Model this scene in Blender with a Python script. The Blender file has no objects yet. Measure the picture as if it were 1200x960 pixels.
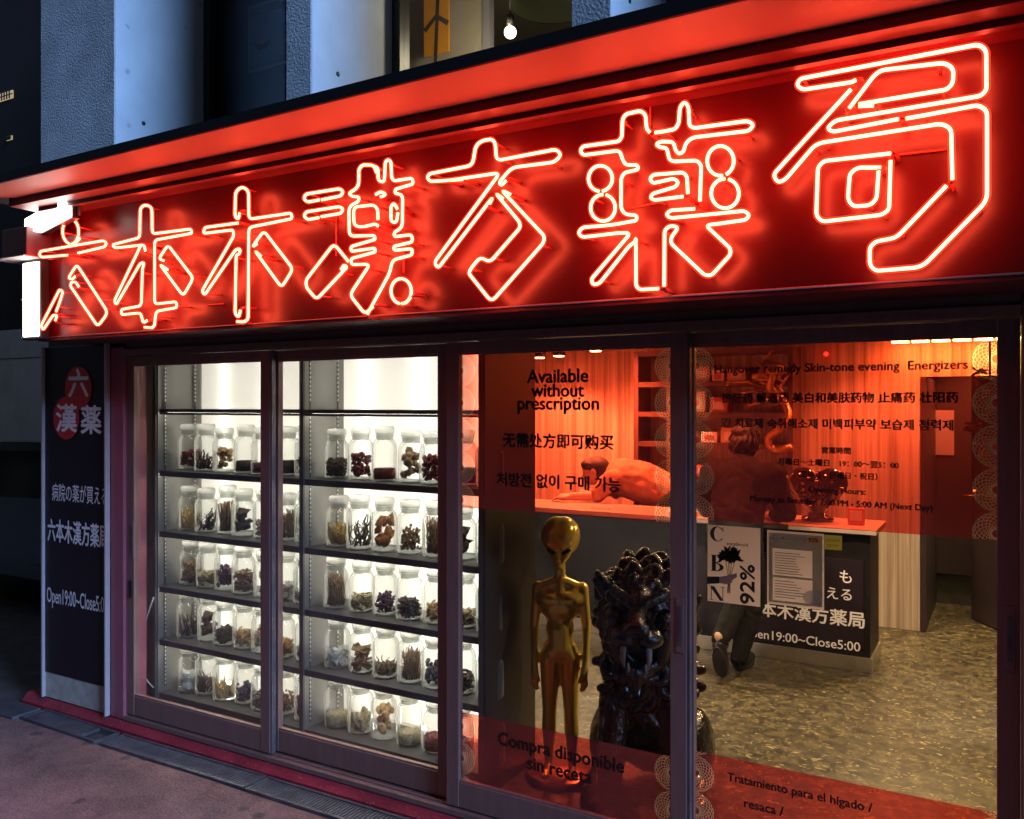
import bpy, bmesh, math, random
from mathutils import Vector, Matrix, Euler, noise
random.seed(7)
R = math.radians
scene = bpy.context.scene
COL = scene.collection

# ------------------------------------------------------------------ camera, sky, sun, exposure
CAM = Vector((0.0, -2.9, 1.70))
cd = bpy.data.cameras.new('camera'); cam = bpy.data.objects.new('camera', cd); COL.objects.link(cam)
cam.location = CAM; cam.rotation_euler = (R(90), 0, R(30))
cd.sensor_width = 36; cd.lens = 30; cd.shift_y = -0.005
cd.clip_start = 0.05; cd.clip_end = 2000
scene.camera = cam
world = bpy.data.worlds.new('World'); scene.world = world; world.use_nodes = True
nt = world.node_tree; nt.nodes.clear()
sky = nt.nodes.new('ShaderNodeTexSky'); sky.sky_type = 'NISHITA'; sky.sun_disc = False
sky.sun_elevation = R(5); sky.sun_rotation = R(90); sky.air_density = 1.6; sky.ozone_density = 6.0; sky.dust_density = 0.3
bg = nt.nodes.new('ShaderNodeBackground'); bg.inputs['Strength'].default_value = 0.15
ow = nt.nodes.new('ShaderNodeOutputWorld')
hs = nt.nodes.new('ShaderNodeHueSaturation'); hs.inputs['Saturation'].default_value = .55
nt.links.new(sky.outputs[0], hs.inputs['Color']); nt.links.new(hs.outputs[0], bg.inputs[0]); nt.links.new(bg.outputs[0], ow.inputs[0])
sd = bpy.data.lights.new('dusk_sun', 'SUN'); sd.energy = 5.0; sd.specular_factor = .3; sd.angle = R(22); sd.color = (0.25, 0.47, 0.92)
sun = bpy.data.objects.new('dusk_sun', sd); COL.objects.link(sun)
sun.rotation_euler = (R(0), R(66), R(-11))
scene.view_settings.view_transform = 'Standard'; scene.view_settings.look = 'None'
scene.view_settings.exposure = 0.3; scene.view_settings.gamma = 1.0
cy = scene.cycles
cy.use_denoising = True
cy.max_bounces = 10; cy.diffuse_bounces = 4; cy.glossy_bounces = 4; cy.transmission_bounces = 6; cy.transparent_max_bounces = 40
cy.sample_clamp_indirect = 6.0; cy.caustics_reflective = False; cy.caustics_refractive = False

# ------------------------------------------------------------------ photograph geometry -> metres
def ray(px, py):
    r = (px - 600) / 1000.0
    return (-0.5 + 0.8660254 * r, 0.8660254 + 0.5 * r, -(py - 474) / 1000.0)
def at(px, py, y):
    d = ray(px, py); t = (y + 2.9) / d[1]
    return Vector((d[0] * t, y, 1.7 + d[2] * t))

# ------------------------------------------------------------------ materials
M = {}
def principled(name, col, rough=0.5, metal=0.0, spec=0.5, noise_amt=0.0, noise_scale=8.0, bump=0.0, bump_scale=60.0, coat=0.0, rough_var=0.0, stretch=None, detail=6, det_rough=.65):
    m = bpy.data.materials.new(name); m.use_nodes = True; t = m.node_tree; p = t.nodes['Principled BSDF']
    p.inputs['Base Color'].default_value = (*col, 1); p.inputs['Roughness'].default_value = rough
    p.inputs['Metallic'].default_value = metal; p.inputs['Specular IOR Level'].default_value = spec
    p.inputs['Coat Weight'].default_value = coat
    tc = t.nodes.new('ShaderNodeTexCoord'); src = tc.outputs['Object']
    if stretch:
        mp = t.nodes.new('ShaderNodeMapping'); mp.inputs['Scale'].default_value = stretch
        t.links.new(src, mp.inputs[0]); src = mp.outputs[0]
    if noise_amt > 0:
        n = t.nodes.new('ShaderNodeTexNoise'); n.inputs['Scale'].default_value = noise_scale; n.inputs['Detail'].default_value = detail; n.inputs['Roughness'].default_value = det_rough
        t.links.new(src, n.inputs['Vector'])
        cr = t.nodes.new('ShaderNodeValToRGB'); a, b = 1 - noise_amt, 1 + noise_amt
        cr.color_ramp.elements[0].position = .3; cr.color_ramp.elements[1].position = .7
        cr.color_ramp.elements[0].color = (*[c * a for c in col], 1); cr.color_ramp.elements[1].color = (*[min(1, c * b) for c in col], 1)
        t.links.new(n.outputs['Fac'], cr.inputs[0]); t.links.new(cr.outputs[0], p.inputs['Base Color'])
        if rough_var:
            mr = t.nodes.new('ShaderNodeMapRange'); mr.inputs['To Min'].default_value = max(0, rough - rough_var); mr.inputs['To Max'].default_value = min(1, rough + rough_var)
            t.links.new(n.outputs['Fac'], mr.inputs[0]); t.links.new(mr.outputs[0], p.inputs['Roughness'])
    if bump > 0:
        n2 = t.nodes.new('ShaderNodeTexNoise'); n2.inputs['Scale'].default_value = bump_scale; n2.inputs['Detail'].default_value = 4
        t.links.new(src, n2.inputs['Vector'])
        bp = t.nodes.new('ShaderNodeBump'); bp.inputs['Strength'].default_value = bump; bp.inputs['Distance'].default_value = .02 if 'lion' in name else .01
        t.links.new(n2.outputs['Fac'], bp.inputs['Height']); t.links.new(bp.outputs[0], p.inputs['Normal'])
    M[name] = m; return m
def emis(name, col, s, sampling=None):
    m = bpy.data.materials.new(name); m.use_nodes = True; t = m.node_tree; t.nodes.clear()
    e = t.nodes.new('ShaderNodeEmission'); e.inputs[0].default_value = (*col, 1); e.inputs[1].default_value = s
    o = t.nodes.new('ShaderNodeOutputMaterial'); t.links.new(e.outputs[0], o.inputs[0])
    if sampling: m.cycles.emission_sampling = sampling
    M[name] = m; return m

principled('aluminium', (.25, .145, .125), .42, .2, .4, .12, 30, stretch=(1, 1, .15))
principled('concrete_rough', (.40, .41, .43), .9, 0, .3, .22, 5, .9, 90)
principled('concrete_smooth', (.44, .46, .48), .75, 0, .3, .12, 3, .12, 40)
principled('concrete_raw', (.46, .43, .40), .85, 0, .3, .18, 2.5, .2, 30)
principled('black_paint', (.015, .014, .015), .45, 0, .5, .3, 12)
principled('fascia_black', (.012, .008, .009), .75, 0, .15)
principled('sign_red', (.080, .002, .005), .34, 0, .9, .12, 3, .05, 14)
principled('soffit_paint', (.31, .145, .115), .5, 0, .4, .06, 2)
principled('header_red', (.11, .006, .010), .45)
principled('dark_red_metal', (.10, .02, .025), .45, 0, .5, .2, 10)
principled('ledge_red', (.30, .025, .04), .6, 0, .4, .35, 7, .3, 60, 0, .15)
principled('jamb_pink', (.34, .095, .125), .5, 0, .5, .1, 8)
principled('board_dark', (.018, .011, .017), .4, 0, .3)
principled('board_edge', (.42, .38, .38), .5, 0, .5, .1, 9)
principled('board_base', (.50, .44, .38), .7, 0, .3, .25, 18)
principled('vinyl_white', (.88, .85, .85), .5)
principled('vinyl_red', (.60, .02, .025), .45)
principled('vinyl_black', (.006, .005, .006), .4)
principled('rosette_ink', (.80, .60, .50), .5)
principled('cabinet_grey', (.085, .085, .085), .5, 0, .4, .1, 20)
principled('cabinet_panel', (.20, .195, .185), .35, .3, .5, .08, 9)
principled('cabinet_dark', (.03, .024, .024), .4, 0, .5, .2, 12)
principled('track_metal', (.75, .74, .70), .3, .6)
principled('stopper', (.62, .62, .58), .5, 0, .5)
principled('wood_dark', (.10, .055, .038), .5, 0, .4, .35, 10, stretch=(1, 1, .1))
principled('counter_top', (.42, .34, .30), .35, 0, .5, .1, 15)
principled('counter_black', (.012, .010, .010), .45, 0, .25, .3, 10)
principled('kick_metal', (.55, .50, .42), .3, .9, .5, .15, 8)
principled('ceiling_paint', (.10, .075, .07), .8)
principled('wall_side', (.20, .17, .15), .6, 0, .4, .1, 4)
principled('door_dark', (.035, .022, .022), .45, 0, .5, .2, 8)
principled('tile_dark', (.05, .047, .035), .3, 0, .5, .5, 9)
principled('paper_white', (.80, .77, .75), .7, 0, .3, .03, 20)
principled('paper_yellow', (.75, .72, .12), .7)
principled('poster_green', (.36, .38, .30), .6)
principled('poster_grey', (.52, .50, .49), .6)
principled('poster_ink', (.02, .018, .02), .6)
principled('poster_orange', (.85, .45, .12), .6)
principled('herb_purple', (.10, .07, .11), .7, 0, .3, .4, 60)
principled('herb_stem', (.18, .16, .07), .7)
principled('skin', (.50, .30, .22), .5, 0, .4, .06, 12)
principled('hair_black', (.008, .006, .006), .55, 0, .5, .3, 60, .6, 160, 0, 0, (1, 1, .2))
principled('jacket_dark', (.010, .007, .010), .85, 0, .2, .3, 20, .4, 60)
principled('trousers_grey', (.014, .013, .012), .85, 0, .2, .25, 25, .3, 90)
principled('shoe_black', (.012, .010, .010), .35)
principled('shoe_sole', (.022, .016, .014), .7)
principled('sock_pale', (.55, .50, .45), .8)
principled('shirt_orange', (.36, .19, .12), .8, 0, .2, .12, 10, .4, 24)
principled('gold', (1.0, .72, .13), .24, .48, .5, .08, 5, .04, 12)
principled('gold_old', (.50, .30, .10), .34, 1.0, .5, .25, 30, .5, 90)
principled('gold_base', (.45, .22, .10), .3, .7, .5, .1, 10)
principled('eye_black', (.01, .008, .006), .1)
principled('lion_black', (.004, .003, .0035), .15, 0, .6, .2, 20, .35, 90, .6)
principled('tusk', (.26, .20, .17), .4)
principled('asphalt', (.085, .070, .066), .85, 0, .3, .35, 6, .5, 160)
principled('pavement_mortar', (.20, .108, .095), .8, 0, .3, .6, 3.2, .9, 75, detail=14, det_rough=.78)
principled('grate_metal', (.13, .125, .135), .45, .5, .5, .3, 14)
principled('car_paint', (.010, .008, .010), .2, 0, .5, coat=.8)
principled('car_glass', (.02, .018, .02), .08, 0, .6)
principled('tyre', (.012, .012, .012), .8)
principled('rim_metal', (.25, .25, .26), .35, .9)
principled('night_wall', (.018, .014, .016), .8, 0, .3, .3, .6)
principled('cable_white', (.60, .58, .55), .5)
principled('neon_glass_dark', (.70, .10, .07), .2)
principled('room_beige', (.42, .38, .30), .8, 0, .3, .12, 2)
principled('beam_brown', (.09, .055, .035), .6, 0, .4, .2, 5)
principled('banner_yellow', (.80, .34, .01), .7)
principled('shade_green', (.05, .055, .03), .5)
principled('frame_grey', (.28, .26, .30), .6)
principled('poster_faded', (.16, .14, .20), .7, 0, .3, .35, 4)
principled('box_tan', (.55, .36, .22), .7, 0, .3, .15, 12)
principled('box_red', (.50, .10, .07), .6)
principled('box_pale', (.70, .62, .55), .7)
principled('vase_dark', (.035, .012, .012), .12, 0, .6, .3, 8, .15, 10, .5)
principled('flower_gold', (.85, .50, .08), .5, 0, .4, .3, 40)
principled('flower_pink', (.60, .25, .35), .6)
emis('neon', (1.0, .092, .040), 24.0)
emis('lamp_white', (1.0, .95, .86), 9.0)
emis('lamp_tube', (1.0, .98, .93), 32.0)
emis('spot_warm', (1.0, .62, .28), 90.0)
emis('cove_warm', (1.0, .62, .22), 130.0)
emis('bulb_upstairs', (1.0, .80, .50), 14.0)
emis('far_window', (1.0, .80, .50), .35)
emis('led_white', (1.0, .94, .82), 7.0)
emis('added_led', (1.0, .95, .84), 20.0)
emis('led_red', (1.0, .05, .05), 8.0)

def facing_mix(name, tcol, gcol, grough, base, power, diffuse=None, dfac=0.0):
    m = bpy.data.materials.new(name); m.use_nodes = True; t = m.node_tree; t.nodes.clear()
    o = t.nodes.new('ShaderNodeOutputMaterial'); mx = t.nodes.new('ShaderNodeMixShader')
    tr = t.nodes.new('ShaderNodeBsdfTransparent'); tr.inputs[0].default_value = (*tcol, 1)
    gl = t.nodes.new('ShaderNodeBsdfGlossy'); gl.inputs[0].default_value = (*gcol, 1); gl.inputs['Roughness'].default_value = grough
    fr = t.nodes.new('ShaderNodeFresnel'); fr.inputs[0].default_value = 1.45
    ma = t.nodes.new('ShaderNodeMath'); ma.operation = 'MULTIPLY_ADD'; ma.inputs[1].default_value = power; ma.inputs[2].default_value = base
    t.links.new(fr.outputs[0], ma.inputs[0]); t.links.new(ma.outputs[0], mx.inputs[0])
    if diffuse:
        df = t.nodes.new('ShaderNodeBsdfDiffuse'); df.inputs[0].default_value = (*diffuse, 1)
        m2 = t.nodes.new('ShaderNodeMixShader'); m2.inputs[0].default_value = dfac
        t.links.new(tr.outputs[0], m2.inputs[1]); t.links.new(df.outputs[0], m2.inputs[2]); t.links.new(m2.outputs[0], mx.inputs[1])
    else:
        t.links.new(tr.outputs[0], mx.inputs[1])
    t.links.new(gl.outputs[0], mx.inputs[2]); t.links.new(mx.outputs[0], o.inputs[0])
    M[name] = m; return m
facing_mix('pane_glass', (.95, .95, .93), (1, 1, 1), .02, 0.0, .18)
facing_mix('red_film', (1.0, .17, .10), (1, 1, 1), .08, .0, .35, (.92, .20, .24), .22)
facing_mix('jar_glass', (.97, .985, .975), (1, 1, 1), .03, .015, .35)
t = M['jar_glass'].node_tree
for n_ in t.nodes:
    if n_.type == 'BSDF_TRANSPARENT': tn_ = n_
    if n_.type == 'MIX_SHADER': mn_ = n_
lw_ = t.nodes.new('ShaderNodeLayerWeight'); lw_.inputs['Blend'].default_value = .16
tl_ = t.nodes.new('ShaderNodeBsdfTranslucent'); tl_.inputs[0].default_value = (.92, .95, .93, 1)
df_ = t.nodes.new('ShaderNodeBsdfDiffuse'); df_.inputs[0].default_value = (.92, .95, .93, 1)
m1_ = t.nodes.new('ShaderNodeMixShader'); m1_.inputs[0].default_value = .35; m2_ = t.nodes.new('ShaderNodeMixShader')
t.links.new(tl_.outputs[0], m1_.inputs[1]); t.links.new(df_.outputs[0], m1_.inputs[2])
t.links.new(lw_.outputs['Facing'], m2_.inputs[0]); t.links.new(tn_.outputs[0], m2_.inputs[1]); t.links.new(m1_.outputs[0], m2_.inputs[2]); t.links.new(m2_.outputs[0], mn_.inputs[1])
facing_mix('window_glass', (.75, .78, .80), (1, 1, 1), .03, .0, .08)
def papery(name, col, fac=.5):
    t = M[name].node_tree; p = t.nodes['Principled BSDF']; o = [n for n in t.nodes if n.type == 'OUTPUT_MATERIAL'][0]
    tl = t.nodes.new('ShaderNodeBsdfTranslucent'); tl.inputs[0].default_value = (*col, 1); mx = t.nodes.new('ShaderNodeMixShader'); mx.inputs[0].default_value = fac
    t.links.new(p.outputs[0], mx.inputs[1]); t.links.new(tl.outputs[0], mx.inputs[2]); t.links.new(mx.outputs[0], o.inputs[0])
papery('paper_white', (.92, .84, .81), .72); papery('rosette_ink', (1.0, .86, .70), .85); papery('paper_yellow', (.8, .75, .15)); papery('poster_grey', (.70, .66, .63), .6); papery('poster_green', (.36, .36, .28), .6)
del M['stopper']; facing_mix('stopper', (.95, .97, .95), (1, 1, 1), .12, .03, .35, (.92, .92, .88), .32)
t = M['red_film'].node_tree; df_ = [n for n in t.nodes if n.type == 'BSDF_DIFFUSE'][0]; tgt = df_.outputs[0].links[0].to_socket
tl_ = t.nodes.new('ShaderNodeBsdfTranslucent'); tl_.inputs[0].default_value = (.90, .16, .16, 1); mx_ = t.nodes.new('ShaderNodeMixShader'); mx_.inputs[0].default_value = .4
t.links.new(df_.outputs[0], mx_.inputs[1]); t.links.new(tl_.outputs[0], mx_.inputs[2]); t.links.new(mx_.outputs[0], tgt)
# bloom round the neon, put in as a wider shell with weak red emission
m = bpy.data.materials.new('neon_halo'); m.use_nodes = True; t = m.node_tree; t.nodes.clear()
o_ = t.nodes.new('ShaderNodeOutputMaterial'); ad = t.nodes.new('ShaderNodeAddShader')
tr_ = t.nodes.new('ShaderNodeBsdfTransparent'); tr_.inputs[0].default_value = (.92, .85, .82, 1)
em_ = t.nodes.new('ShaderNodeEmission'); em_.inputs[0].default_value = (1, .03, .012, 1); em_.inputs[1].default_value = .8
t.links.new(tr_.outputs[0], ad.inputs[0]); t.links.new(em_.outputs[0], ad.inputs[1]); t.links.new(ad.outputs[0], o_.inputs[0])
m.cycles.emission_sampling = 'NONE'; M['neon_halo'] = m
# frosted light panel of the cabinet (lets the tubes behind it through)
m = bpy.data.materials.new('frosted_panel'); m.use_nodes = True; t = m.node_tree; t.nodes.clear()
o_ = t.nodes.new('ShaderNodeOutputMaterial'); mx = t.nodes.new('ShaderNodeMixShader'); mx.inputs[0].default_value = .62
df = t.nodes.new('ShaderNodeBsdfDiffuse'); df.inputs[0].default_value = (.88, .88, .85, 1)
tl = t.nodes.new('ShaderNodeBsdfTranslucent'); tl.inputs[0].default_value = (.92, .92, .88, 1)
em_ = t.nodes.new('ShaderNodeEmission'); em_.inputs[0].default_value = (1, .97, .90, 1); em_.inputs[1].default_value = .30
ad = t.nodes.new('ShaderNodeAddShader')
t.links.new(df.outputs[0], mx.inputs[1]); t.links.new(tl.outputs[0], mx.inputs[2]); t.links.new(mx.outputs[0], ad.inputs[0]); t.links.new(em_.outputs[0], ad.inputs[1]); t.links.new(ad.outputs[0], o_.inputs[0])
M['frosted_panel'] = m
# striped timber of the shop's back wall
def wood_strips(name, c1, c2, c3, freq):
    m = bpy.data.materials.new(name); m.use_nodes = True; t = m.node_tree; p = t.nodes['Principled BSDF']; p.inputs['Roughness'].default_value = .5
    tc = t.nodes.new('ShaderNodeTexCoord'); mp = t.nodes.new('ShaderNodeMapping'); mp.inputs['Scale'].default_value = (freq, freq, .35)
    n = t.nodes.new('ShaderNodeTexNoise'); n.inputs['Scale'].default_value = 1.0; n.inputs['Detail'].default_value = 5; n.inputs['Roughness'].default_value = .7; n.inputs['Distortion'].default_value = .4
    cr = t.nodes.new('ShaderNodeValToRGB'); e = cr.color_ramp.elements
    e[0].position = .32; e[0].color = (*c1, 1); e[1].position = .68; e[1].color = (*c3, 1)
    x = e.new(.5); x.color = (*c2, 1)
    t.links.new(tc.outputs['Object'], mp.inputs[0]); t.links.new(mp.outputs[0], n.inputs['Vector']); t.links.new(n.outputs['Fac'], cr.inputs[0]); t.links.new(cr.outputs[0], p.inputs['Base Color'])
    M[name] = m
wood_strips('wood_strips', (.20, .13, .09), (.46, .36, .27), (.66, .56, .44), 26)
def spotted(name, scale, thr, col, amt):
    """small worn spots over an existing material's colour"""
    t = M[name].node_tree; p = t.nodes['Principled BSDF']; src = p.inputs['Base Color'].links[0].from_socket
    tc = t.nodes.new('ShaderNodeTexCoord'); v = t.nodes.new('ShaderNodeTexVoronoi'); v.inputs['Scale'].default_value = scale; t.links.new(tc.outputs['Object'], v.inputs['Vector'])
    sc = t.nodes.new('ShaderNodeSeparateColor'); t.links.new(v.outputs['Color'], sc.inputs[0])
    g = t.nodes.new('ShaderNodeMath'); g.operation = 'GREATER_THAN'; g.inputs[1].default_value = thr; t.links.new(sc.outputs[0], g.inputs[0])
    r = t.nodes.new('ShaderNodeMapRange'); r.inputs['From Min'].default_value = .18; r.inputs['From Max'].default_value = .34; r.inputs['To Min'].default_value = amt; r.inputs['To Max'].default_value = 0; t.links.new(v.outputs['Distance'], r.inputs[0])
    mu = t.nodes.new('ShaderNodeMath'); mu.operation = 'MULTIPLY'; t.links.new(g.outputs[0], mu.inputs[0]); t.links.new(r.outputs[0], mu.inputs[1])
    mc = t.nodes.new('ShaderNodeMix'); mc.data_type = 'RGBA'; mc.inputs['B'].default_value = (*col, 1)
    t.links.new(mu.outputs[0], mc.inputs['Factor']); t.links.new(src, mc.inputs['A']); t.links.new(mc.outputs['Result'], p.inputs['Base Color'])
spotted('pavement_mortar', 9, .80, (.055, .04, .04), .75); spotted('pavement_mortar', 150, .72, (.42, .34, .31), .55); spotted('pavement_mortar', 90, .7, (.04, .03, .03), .6)
spotted('ledge_red', 60, .8, (.34, .20, .18), .5); spotted('concrete_smooth', 14, .9, (.16, .15, .15), .6)
# speckled shop floor
def fleck_floor():
    m = bpy.data.materials.new('fleck_floor'); m.use_nodes = True; t = m.node_tree; p = t.nodes['Principled BSDF']
    p.inputs['Specular IOR Level'].default_value = .5
    tc = t.nodes.new('ShaderNodeTexCoord')
    def nz(scale, det, st=(1, 1, 1), dist=0.0):
        mp = t.nodes.new('ShaderNodeMapping'); mp.inputs['Scale'].default_value = st
        n = t.nodes.new('ShaderNodeTexNoise'); n.inputs['Scale'].default_value = scale; n.inputs['Detail'].default_value = det; n.inputs['Distortion'].default_value = dist
        t.links.new(tc.outputs['Object'], mp.inputs[0]); t.links.new(mp.outputs[0], n.inputs['Vector']); return n
    def ramp(src, stops):
        cr = t.nodes.new('ShaderNodeValToRGB'); e = cr.color_ramp.elements
        e[0].position, e[0].color = stops[0][0], (*stops[0][1], 1); e[1].position, e[1].color = stops[-1][0], (*stops[-1][1], 1)
        for q in stops[1:-1]:
            x = e.new(q[0]); x.color = (*q[1], 1)
        t.links.new(src, cr.inputs[0]); return cr
    base = ramp(nz(17, 6, dist=.6).outputs['Fac'], [(.36, (.018, .015, .009)), (.5, (.050, .041, .021)), (.64, (.100, .083, .040))])
    vor = t.nodes.new('ShaderNodeTexVoronoi'); vor.inputs['Scale'].default_value = 33; vor.feature = 'F1'
    mp = t.nodes.new('ShaderNodeMapping'); mp.inputs['Scale'].default_value = (1, 2.1, 1); mp.inputs['Rotation'].default_value = (0, 0, .5)
    dn = nz(7, 3); va = t.nodes.new('ShaderNodeVectorMath'); va.operation = 'MULTIPLY_ADD'; va.inputs[1].default_value = (.35, .35, .35)
    t.links.new(tc.outputs['Object'], mp.inputs[0]); t.links.new(dn.outputs['Color'], va.inputs[0]); t.links.new(mp.outputs[0], va.inputs[2]); t.links.new(va.outputs[0], vor.inputs['Vector'])
    sep = t.nodes.new('ShaderNodeSeparateColor'); t.links.new(vor.outputs['Color'], sep.inputs[0])
    pick = ramp(sep.outputs[0], [(.46, (0, 0, 0)), (.50, (1, 1, 1))])
    shape = ramp(vor.outputs['Distance'], [(.36, (1, 1, 1)), (.46, (0, 0, 0))])
    mul = t.nodes.new('ShaderNodeMath'); mul.operation = 'MULTIPLY'; t.links.new(pick.outputs[0], mul.inputs[0]); t.links.new(shape.outputs[0], mul.inputs[1])
    fl = ramp(sep.outputs[1], [(.0, (.13, .105, .055)), (.22, (.21, .17, .075)), (.42, (.34, .285, .125)), (.5, (.022, .02, .014)), (1, (.055, .045, .028))])
    mc = t.nodes.new('ShaderNodeMix'); mc.data_type = 'RGBA'
    t.links.new(mul.outputs[0], mc.inputs['Factor']); t.links.new(base.outputs[0], mc.inputs['A']); t.links.new(fl.outputs[0], mc.inputs['B'])
    t.links.new(mc.outputs['Result'], p.inputs['Base Color'])
    rr = t.nodes.new('ShaderNodeMapRange'); rr.inputs['To Min'].default_value = .22; rr.inputs['To Max'].default_value = .5
    t.links.new(nz(5, 4).outputs['Fac'], rr.inputs[0]); t.links.new(rr.outputs[0], p.inputs['Roughness'])
    M['fleck_floor'] = m
fleck_floor()

# ------------------------------------------------------------------ mesh helpers
def frame_for(d):
    d = d.normalized(); a = Vector((0, 0, 1)) if abs(d.z) < .9 else Vector((1, 0, 0))
    u = d.cross(a).normalized(); return u, d.cross(u).normalized()
class MB:
    def __init__(self): self.v = []; self.f = []; self.sm = []
    def add(self, vs, fs, smooth=False):
        n = len(self.v); self.v += [tuple(p) for p in vs]; self.f += [tuple(i + n for i in f) for f in fs]; self.sm += [smooth] * len(fs)
    def box(self, x0, x1, y0, y1, z0, z1, mat=None, b=0.0):
        if b > 0:
            bm = bmesh.new(); bmesh.ops.create_cube(bm, size=1)
            for q in bm.verts: q.co = Vector((x0 + (q.co.x + .5) * (x1 - x0), y0 + (q.co.y + .5) * (y1 - y0), z0 + (q.co.z + .5) * (z1 - z0)))
            bmesh.ops.bevel(bm, geom=bm.edges[:], offset=b, segments=2, affect='EDGES', profile=.5)
            self.bm(bm, mat); return
        vs = [Vector((x, y, z)) for x in (x0, x1) for y in (y0, y1) for z in (z0, z1)]
        if mat: vs = [mat @ q for q in vs]
        self.add(vs, [(0, 1, 3, 2), (4, 6, 7, 5), (0, 4, 5, 1), (2, 3, 7, 6), (0, 2, 6, 4), (1, 5, 7, 3)])
    def bm(self, bm, mat=None, smooth=False):
        bm.verts.index_update()
        self.add([(mat @ q.co if mat else q.co) for q in bm.verts], [[q.index for q in f.verts] for f in bm.faces], smooth); bm.free()
    def sphere(self, c, r, sub=2, rot=None, jitter=0.0):
        bm = bmesh.new(); bmesh.ops.create_icosphere(bm, subdivisions=sub, radius=1)
        r = (r, r, r) if isinstance(r, (int, float)) else r
        for q in bm.verts:
            k = 1 + (jitter * noise.noise(q.co * 2.3 + Vector(c) * 31) if jitter else 0)
            p = Vector((q.co.x * r[0] * k, q.co.y * r[1] * k, q.co.z * r[2] * k))
            if rot: p = rot @ p
            q.co = p + Vector(c)
        self.bm(bm, None, True)
    def tube(self, pts, rad, seg=8, closed=False, caps=True):
        pts = [Vector(p) for p in pts]; n = len(pts)
        rads = rad if isinstance(rad, (list, tuple)) else [rad] * n
        u = None; vs = []
        for i in range(n):
            a = pts[i - 1] if (i > 0 or closed) else pts[i]; b = pts[(i + 1) % n] if (i < n - 1 or closed) else pts[i]
            d = (b - a)
            if d.length < 1e-9: d = Vector((0, 0, 1))
            d.normalize()
            if u is None: u, w = frame_for(d)
            else:
                u = (u - d * u.dot(d))
                if u.length < 1e-6: u, w = frame_for(d)
                u.normalize(); w = d.cross(u)
            for k in range(seg):
                an = 2 * math.pi * k / seg
                vs.append(pts[i] + (u * math.cos(an) + w * math.sin(an)) * rads[i])
        fs = []
        for i in range(n if closed else n - 1):
            j = (i + 1) % n
            for k in range(seg):
                k2 = (k + 1) % seg; fs.append((i * seg + k, i * seg + k2, j * seg + k2, j * seg + k))
        if caps and not closed:
            fs.append(tuple(range(seg))[::-1]); fs.append(tuple((n - 1) * seg + k for k in range(seg)))
        self.add(vs, fs, True)
    def lathe(self, prof, c=(0, 0, 0), seg=24):
        vs = []; fs = []
        for r, z in prof:
            for k in range(seg):
                a = 2 * math.pi * k / seg; vs.append((c[0] + r * math.cos(a), c[1] + r * math.sin(a), c[2] + z))
        for i in range(len(prof) - 1):
            for k in range(seg):
                k2 = (k + 1) % seg; fs.append((i * seg + k, i * seg + k2, (i + 1) * seg + k2, (i + 1) * seg + k))
        self.add(vs, fs, True)
        if prof[0][0] > 1e-4: self.f.append(tuple(len(self.v) - len(vs) + k for k in range(seg))[::-1]); self.sm.append(False)
        if prof[-1][0] > 1e-4: self.f.append(tuple(len(self.v) - seg + k for k in range(seg))); self.sm.append(False)
    def prism(self, poly, lo, hi, f):
        n = len(poly); vs = [f(a, b, lo) for a, b in poly] + [f(a, b, hi) for a, b in poly]
        self.add(vs, [tuple(range(n))[::-1], tuple(range(n, 2 * n))] + [(i, (i + 1) % n, n + (i + 1) % n, n + i) for i in range(n)])
    def build(self, name, mat, parent=None, sharp=None):
        me = bpy.data.meshes.new(name); me.from_pydata(self.v, [], self.f)
        me.polygons.foreach_set('use_smooth', self.sm); me.update()
        bm = bmesh.new(); bm.from_mesh(me); bmesh.ops.recalc_face_normals(bm, faces=bm.faces[:]); bm.to_mesh(me); bm.free()
        return link(name, me, mat, parent)
def link(name, me, mat, parent=None):
    o = bpy.data.objects.new(name, me); COL.objects.link(o)
    if mat:
        me.materials.clear(); me.materials.append(M[mat])
    if parent: attach(o, parent)
    return o
def wloc(o):
    m = Matrix.Identity(4)
    chain = []
    while o: chain.append(o); o = o.parent
    for q in reversed(chain): m = m @ q.matrix_parent_inverse @ Matrix.LocRotScale(q.location, q.rotation_euler, q.scale)
    return m
def attach(o, parent, local=False):
    o.parent = parent
    if not local: o.matrix_parent_inverse = wloc(parent).inverted()
    return o
def tag(o, label=None, cat=None, group=None, kind=None):
    if label: o['label'] = label
    if cat: o['category'] = cat
    if group: o['group'] = group
    if kind: o['kind'] = kind
    return o
def thing(name, loc, label, cat, group=None):
    o = bpy.data.objects.new(name, None); COL.objects.link(o); o.location = loc; o.empty_display_size = .1
    return tag(o, label, cat, group)
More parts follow.
